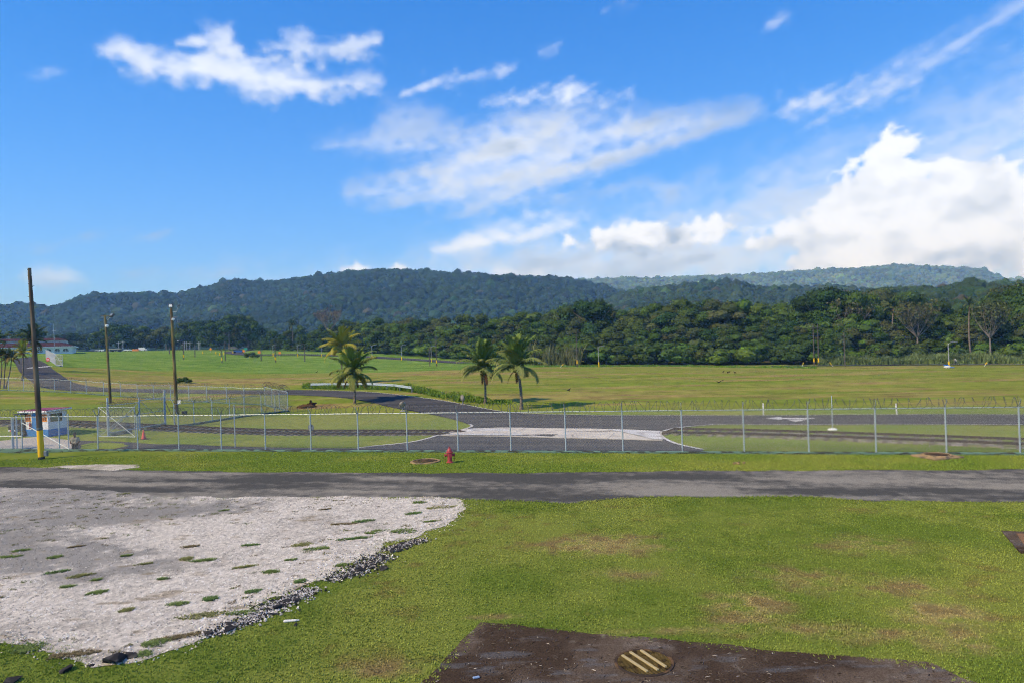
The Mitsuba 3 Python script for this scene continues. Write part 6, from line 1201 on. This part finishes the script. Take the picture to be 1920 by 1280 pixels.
# stones of the gravel yard
xy = np.vstack([lawn_points(13, 31, 190, r)]); gd = np.where(shapely.contains_xy(pg_grav, xy[:, 0], xy[:, 1]), 0, shapely.distance(shapely.points(xy), pg_grav)); xy = xy[(gd < -.14 * np.log(r.random(len(xy)) + 1e-9) * (gd < 1.2)) & ~shapely.contains_xy(pg_road.buffer(-.2), xy[:, 0], xy[:, 1])]
o = np.array([[1, 0, 0], [-.6, .8, 0], [-.5, -.85, 0], [.1, .1, .8], [.2, -.1, -.5]]); of = np.array([[0, 1, 3], [1, 2, 3], [2, 0, 3], [1, 0, 4], [2, 1, 4], [0, 2, 4]]); n = len(xy)
a = r.uniform(0, 6.283, n); ca, sa_ = np.cos(a)[:, None], np.sin(a)[:, None]; sc = r.uniform(.010, .030, n)[:, None]; edge_d = shapely.distance(shapely.points(xy), pg_grav.boundary); sc = sc * np.where(edge_d[:, None] < .8, 1.35, 1)
v = np.stack([(o[None, :, 0] * ca - o[None, :, 1] * sa_) * sc, (o[None, :, 0] * sa_ + o[None, :, 1] * ca) * sc, o[None, :, 2] * sc * .8], -1) + np.c_[xy, np.full(n, .014)][:, None]
c = colors_at(gravel_color, xy) * np.exp(r.normal(.02, .42, (n, 1)))
put(None, 'gravel_stones', (v.reshape(-1, 3), (of[None] + (np.arange(n) * 5)[:, None, None]).reshape(-1, 3)), 'painted_vertices', color=np.repeat(np.clip(c, .02, .8), 5, 0)); taken.add('gravel_stones'); tag('gravel_stones', 'loose pale stones scattered over the gravel yard', 'gravel', kind='stuff')
# weeds in the gravel
WEEDS = [(43, 1032, 1), (10, 1045, 1.3), (143, 1025, .9), (103, 1045, 1), (107, 1073, .9), (153, 1080, 1.1), (183, 1087, .9), (130, 1100, 1), (182, 1112, 1.1), (237, 1042, .9), (267, 1058, .8), (350, 1048, 1.1), (376, 1051, 1.3), (355, 1025, .8), (460, 1063, 1.1), (502, 1074, 1.3), (480, 1110, 1.3), (567, 1022, 1.3), (593, 1029, 1.1), (393, 1123, 1.1), (235, 1145, 1.1), (330, 1133, .8), (380, 1155, 1.7), (307, 1085, .7), (270, 1227, .9), (643, 983, 1.2), (683, 977, 1.2), (708, 997, 1.5), (757, 996, 1.8), (663, 1010, 1.5), (787, 942, 1.2), (827, 951, 1.6), (773, 963, 1.4), (813, 977, 1), (470, 1022, .8), (230, 926, .9), (420, 957, .9), (545, 1050, .7), (610, 955, .7), (300, 1205, 1.3), (335, 1195, 1.5), (455, 1150, 1.0), (50, 1215, 1.6), (130, 1228, 1.6), (560, 1090, 1.0), (640, 1060, .9)]
for i, (u, v_, s) in enumerate(WEEDS):
    q = P(u, v_); k = num('weed_patch'); n = int(130 * s); cs = r.normal(0, .5, (3, 2)); e = cs[r.integers(0, 3, n)] + r.normal(0, .55, (n, 2)); e = e[(e ** 2).sum(1) < 1.6] * np.array([.22 * r.uniform(.6, 1.5), .10 * r.uniform(.6, 1.5)]) * s; n = len(e); e = e @ rotz(r.uniform(.1, .45))[:2, :2].T; tone = [(0.085, 0.125, 0.025), (0.130, 0.135, 0.040), (0.060, 0.110, 0.022), (0.115, 0.090, 0.040)][int(r.integers(0, 4)) if i % 3 else 0]
    v, f, cc = blades(q[:2] + e, .038, .012, np.repeat(np.array(tone)[None] * 1.5 + .03, n, 0), r, 4, 1.5, .012); put(None, k, (v, f), 'painted_vertices', color=cc)
    tone_w = {0.085: 'green', 0.130: 'yellowish', 0.060: 'dark green', 0.115: 'brown'}[tone[0]]; tag(k, f'{"wide" if s > 1.15 else "small"} {tone_w} weed patch growing in the gravel yard', 'weed', f'{"wide" if s > 1.15 else "small"} {tone_w} weeds in the gravel yard')
r2 = np.random.default_rng(404); xy = np.stack([r2.uniform(-24, -1, 1500), r2.uniform(13.5, 30, 1500)], 1); xy = xy[shapely.contains_xy(pg_grav.buffer(-.1), xy[:, 0], xy[:, 1]) & (meshkit.fbm(np.c_[xy * .45, xy[:, :1] * 0], 3, 14) > .5)][:330]
cl = np.repeat(np.arange(len(xy)), 9); q = xy[cl] + r2.normal(0, 1, (len(cl), 2)) * r2.uniform(.02, .09, len(xy))[cl, None] * (1.6, 1.0); tn = np.array([[.11, .14, .035], [.15, .145, .05], [.15, .115, .06]])[r2.integers(0, 3, len(xy))][cl]
v, f, cc = blades(q, .03, .010, tn, r2, 3, 1.4, .013); put(None, 'sprouting_weeds', (v, f), 'painted_vertices', color=cc); taken.add('sprouting_weeds'); tag('sprouting_weeds', 'thin scattered weed sprouts between the stones of the gravel yard', 'weeds', kind='stuff')
# broken asphalt along the gravel's edge
diffuse('broken_asphalt', stain((0.030, 0.030, 0.033), (0.075, 0.072, 0.072), 9.0))
EDGE = [(790, 1012), (760, 1022), (715, 1035), (700, 1052), (650, 1078), (600, 1094), (560, 1116), (520, 1134), (470, 1162), (440, 1172), (395, 1192)]
ep = PX(EDGE)[:, :2]
def chunk(p, s, label, grp=None):
    k = num('asphalt_chunk'); pts = r.uniform(-1, 1, (11, 3)) * np.array([s, s * r.uniform(.5, .9), s * .38]); m = trimesh.convex.convex_hull(pts); v = np.array(m.vertices) @ rotz(r.uniform(0, 3)).T; put(None, k, (v + p + (0, 0, s * .16), m.faces), 'broken_asphalt'); tag(k, label, 'rubble', grp)
for i in range(36):
    s = [r.uniform(0, .17), r.uniform(.24, .52), r.uniform(.62, 1)][i % 3]; q = along(ep, s) + r.normal(0, .12, 2) + np.array([.12, -.12]); chunk(np.array([*q, .01]), r.uniform(.05, .16), 'dark broken asphalt chunk in the rubble edge of the gravel', 'asphalt chunks along the gravel edge')
for u, v_, s, lab in [(213, 1240, .30, 'large dark asphalt slab piece at the lower edge of the gravel'), (247, 1230, .16, 'dark asphalt lump right of the large slab piece'), (122, 1256, .18, 'dark slanted asphalt piece in the grass at the lower left'), (172, 1247, .12, 'small dark asphalt lump left of the large slab piece'), (26, 1277, .16, 'dark asphalt piece at the bottom left corner'), (722, 1066, .17, 'flat dark asphalt piece lying in the grass off the rubble edge'), (430, 1183, .22, 'dark asphalt lump below the white rubble heap'), (555, 1172, .09, 'small dark asphalt piece alone in the lawn')]: chunk(P(u, v_), s, lab)
n = 5000; s = np.where(r.random(n) < .28, r.uniform(0, .17, n), np.where(r.random(n) < .45, r.uniform(.24, .52, n), r.uniform(.62, 1, n))); q = along(ep, s) + np.stack([r.normal(0, .20, n), r.normal(0, .13, n)], 1) * (0.5 + meshkit.noise(np.c_[s * 14, s * 0, s * 0], 3))[:, None]; sc = r.uniform(.012, .045, n)[:, None]; a = r.uniform(0, 6.283, n); ca, sa_ = np.cos(a)[:, None], np.sin(a)[:, None]
v = np.stack([(o[None, :, 0] * ca - o[None, :, 1] * sa_) * sc, (o[None, :, 0] * sa_ + o[None, :, 1] * ca) * sc, o[None, :, 2] * sc], -1) + np.c_[q, np.full(n, .02)][:, None]
wht = r.random(n) < np.where(s > .6, .58, .36); c = np.where(wht[:, None], np.array([[.50, .47, .44]]), np.array([[.034, .034, .037]])) * np.exp(r.normal(0, .3, (n, 1)))
put(None, 'rubble_edge', (v.reshape(-1, 3), (of[None] + (np.arange(n) * 5)[:, None, None]).reshape(-1, 3)), 'painted_vertices', color=np.repeat(c, 5, 0)); taken.add('rubble_edge'); tag('rubble_edge', 'fine black and white rubble along the lower gravel edge', 'rubble', kind='stuff')
k = num('crushed_bottle'); q = P(545, 1166); put(None, k, limb_mesh([(q + (-.13, 0, .03), .03, q + (.1, .03, .03), .028), (q + (.1, .03, .03), .02, q + (.17, .04, .03), .012)], .02, 3), 'white_cloth', True); tag(k, 'crushed white bottle lying in the lawn off the gravel edge', 'bottle')
k = num('blue_scrap'); q = P(893, 1272); v, f = MB().box(q + (0, 0, .03), (.12, .05, .03), rotz(.3), .008).out(); put(None, k, (v, f), 'blue_scrap_plastic'); diffuse('blue_scrap_plastic', (.25, .36, .55)); tag(k, 'small light blue plastic scrap on the apron', 'scrap')
# litter of the apron: twigs and chips
n = 1500; u_, w_ = r.random(n), r.random(n) ** .8; q = sa[:2] + u_[:, None] * (ax_ * 1.1)[:2] + w_[:, None] * (bx_ * 1.3)[:2]; L = r.uniform(.010, .05, n); a = r.uniform(0, 3.14, n); d = np.stack([np.cos(a), np.sin(a)], 1) * L[:, None]; e = np.stack([-np.sin(a), np.cos(a)], 1) * (.003 + .006 * r.random(n))[:, None]; z = np.full((n, 1), .016); h = r.uniform(.004, .014, (n, 1))
v = np.stack([np.c_[q - d - e, z], np.c_[q - d + e, z], np.c_[q + d + e, z], np.c_[q + d - e, z], np.c_[q, z + h]], 1).reshape(-1, 3); kq = np.arange(n)[:, None] * 5; f = np.vstack([kq + [0, 1, 4], kq + [1, 2, 4], kq + [2, 3, 4], kq + [3, 0, 4]])
c = np.where((r.random(n) < .13)[:, None], np.array([[.32, .28, .23]]), np.array([[.085, .065, .05]])) * np.exp(r.normal(0, .35, (n, 1))); put(None, 'apron_litter', (v, f), 'painted_vertices', color=np.repeat(c, 5, 0)); taken.add('apron_litter'); tag('apron_litter', 'small twigs and chips littering the dark apron', 'litter', kind='stuff')
# the round drain grate
g = thing('drain_grate', 'round rusty drain grate with three straw coloured straps in the apron', 'drain grate'); c = P(1208, 1242.5); ro = .485
v, f = lathe([(ro + .05, .011), (ro + .045, .03), (ro, .03), (ro - .005, .012)], 48); put(g, 'ring', (v + (c[0], c[1], 0), f), 'iron_lid', 40); v, f = lathe([(ro, .013), (0, .013)], 40); put(g, 'pit', (v + (c[0], c[1], 0), f), 'black_paint')  # flat disc on the apron, coloured black for the shade of a pit
s0, s1 = P(1166.7, 1231), P(1214, 1262); sd = (s1 - s0)[:2] / np.linalg.norm((s1 - s0)[:2]); sn = np.array([-sd[1], sd[0]])
for x in np.arange(-ro + .02, ro - .01, .0385):
    L = math.sqrt(max(0, (ro - .01) ** 2 - x * x)); 
    if L > .05: put(g, 'bar', MB().box((c[0] + sd[0] * x, c[1] + sd[1] * x, .021), (.015, 2 * L, .016), frame([*sd, 0])).out(), 'straw_rust')
for a_, b_ in (((1166.7, 1231), (1214, 1262)), ((1181.7, 1225), (1234, 1259)), ((1201.7, 1221.7), (1249, 1253.3))):
    p0, p1 = P(*a_), P(*b_); put(g, 'strap', MB().box((*((p0 + p1) / 2)[:2], .037), (np.linalg.norm(p1 - p0), .055, .03), frame(p1 - p0), .006).out(), 'grate_straw')
diffuse('straw_rust', stain((0.20, 0.135, 0.045), (0.07, 0.045, 0.022), 9.0))
t = thing('concrete_pit', 'concrete pit edge with a rusty iron cover at the right edge of the lawn', 'manhole'); q = PX([(1878, 996), (1990, 1001), (2030, 1046), (1913, 1037)]); q2 = PX([(1906, 1002), (1975, 1004), (2000, 1030), (1922, 1026)])
def prism(q, z0, z1): v = np.vstack([np.c_[q[:, :2], np.full(4, z0)], np.c_[q[:, :2], np.full(4, z1)]]); return v, np.array([[0, 1, 2, 3], [4, 7, 6, 5], [0, 4, 5, 1], [1, 5, 6, 2], [2, 6, 7, 3], [3, 7, 4, 0]])
put(t, 'rim', prism(q, -.05, .035), 'stained_concrete'); put(t, 'iron_cover', prism(q2, .03, .05), 'rust')
# taller grass: by the guardrail, the reeds at the wood, the canes
def patch(name, pxs, n, h, w, tones, label, cat, per=5, lean=.5, kind='stuff'):
    pg = Polygon(PX(pxs)[:, :2]).buffer(0); x0, y0, x1, y1 = pg.bounds; q = np.stack([r.uniform(x0, x1, n * 6), r.uniform(y0, y1, n * 6)], 1); q = q[shapely.contains_xy(pg, q[:, 0], q[:, 1])][:n]; m = len(q)
    k3 = meshkit.fbm(np.c_[q * .35, np.zeros(m)], 3, 5); col = np.array(tones[0])[None] * (1 - k3[:, None]) + np.array(tones[1])[None] * k3[:, None]; v, f, cc = blades(q, h * np.clip(2.6 * k3 - .45, .15, 2), w, col, r, per, lean); k = num(name); put(None, k, (v, f), 'painted_vertices', color=cc); tag(k, label, cat, kind=kind)
patch('tall_grass', [(566, 728), (640, 730), (735, 731), (790, 738), (850, 752), (905, 757), (958, 759), (960, 753), (905, 747), (850, 742), (790, 730), (735, 725), (640, 722), (568, 723)], 3800, .55, .03, ((0.120, 0.215, 0.030), (0.190, 0.280, 0.045)), 'long green grass along the guardrail and under the dark palms', 'grass')
patch('reed_bed', [(1535, 684.5), (1650, 683.5), (1800, 682), (1925, 681), (1990, 681), (1990, 676), (1925, 676.5), (1800, 677), (1650, 679), (1535, 682)], 6500, 1.7, .07, ((0.125, 0.190, 0.065), (0.210, 0.260, 0.105)), 'tall grey green reeds along the narrow road before the wood', 'reeds', 5, .7)
patch('cane_thicket', [(995, 684), (1088, 686), (1088, 681), (995, 679)], 700, 4.2, .12, ((0.080, 0.110, 0.035), (0.190, 0.190, 0.090)), 'pale cane thicket at the foot of the wood right of the palms', 'cane', 6, .4)
patch('field_edge_grass', [(1000, 687.5), (1250, 687), (1530, 690.5), (1530, 688), (1250, 685), (1000, 685.5)], 1800, .4, .06, ((0.100, 0.210, 0.030), (0.160, 0.270, 0.045)), 'strip of bright long grass along the far field edge', 'grass', 4, .6)
r = np.random.default_rng(77)
for u, v_, H, w, tone, lab in [(345, 718.5, 1.3, 1.5, 'dark', 'low dark bush in the mown field right of the square topped lamp pole'), (470, 670.5, 2.5, 1.6, 'olive', 'dry scrub beside the far bending road')]:
    q = P(u, v_); t = thing('field_bush', lab, 'bush'); cr, _ = variant('bush', tone, 5); put(t, 'crown', cr, None, to_world=T().translate(q.tolist()).scale([H * w, H * w * .6, H]))
k = num('pebble_pile'); q = P(1385, 869.5); v, f = [], []; b = MB()
for j in range(7): m = trimesh.convex.convex_hull(r.uniform(-1, 1, (9, 3)) * .08); b.add(np.array(m.vertices) + q + (r.normal(0, .18), r.normal(0, .08), .05), m.faces)
put(None, k, b.out(), 'ring_concrete'); tag(k, 'few brownish stones on the verge right of the crossing', 'stones')
# ------------------------------------------------------------------ look-alikes are told apart by their place from the left
ONES = ['', 'first', 'second', 'third', 'fourth', 'fifth', 'sixth', 'seventh', 'eighth', 'ninth', 'tenth', 'eleventh', 'twelfth', 'thirteenth', 'fourteenth', 'fifteenth', 'sixteenth', 'seventeenth', 'eighteenth', 'nineteenth', 'twentieth']
def ordinal(n): return ONES[n] if n <= 20 else {2: 'twenty', 3: 'thirty', 4: 'forty', 5: 'fifty'}[n // 10] + ' ' + ONES[n % 10] if n % 10 else {2: 'twentieth', 3: 'thirtieth', 4: 'fortieth', 5: 'fiftieth'}[n // 10]
def where_is(key):
    for k, d in scene.items():
        if k == key or k.startswith(key + '__'):
            m = np.array(T(d['to_world']).matrix, float) if 'to_world' in d else np.eye(4); p = m[:3, :3] @ meshkit.WRITTEN[d['filename']][0].mean(0) + m[:3, 3]; return math.atan2(p[0], p[1])
same = {}
for k, d in labels.items():
    if '__' not in k and d.get('label') and d.get('category'): same.setdefault(d['label'], []).append(k)
for lab, keys in same.items():
    if len(keys) > 1:
        for i, k in enumerate(sorted(keys, key=where_is)): labels[k]['label'] = f'{ordinal(i + 1)} {lab} from the left'.replace(' in the front row of the wood from the left', ' from the left in the wood\'s front row')
# ------------------------------------------------------------------ the air
scene['air'] = {'type': 'homogeneous', 'albedo': {'type': 'rgb', 'value': [0.93, 0.95, 0.97]}, 'sigma_t': {'type': 'rgb', 'value': [HAZE * 0.50, HAZE * 0.95, HAZE * 1.8]}}
scene['haze'] = {'type': 'cube', 'to_world': T().translate([0, 1800, 165]).scale([4700, 2450, 185]), 'bsdf': {'type': 'null'}, 'interior': {'type': 'ref', 'id': 'air'}}
tag('haze', 'thin blue air haze over the whole scene', 'haze', kind='stuff')
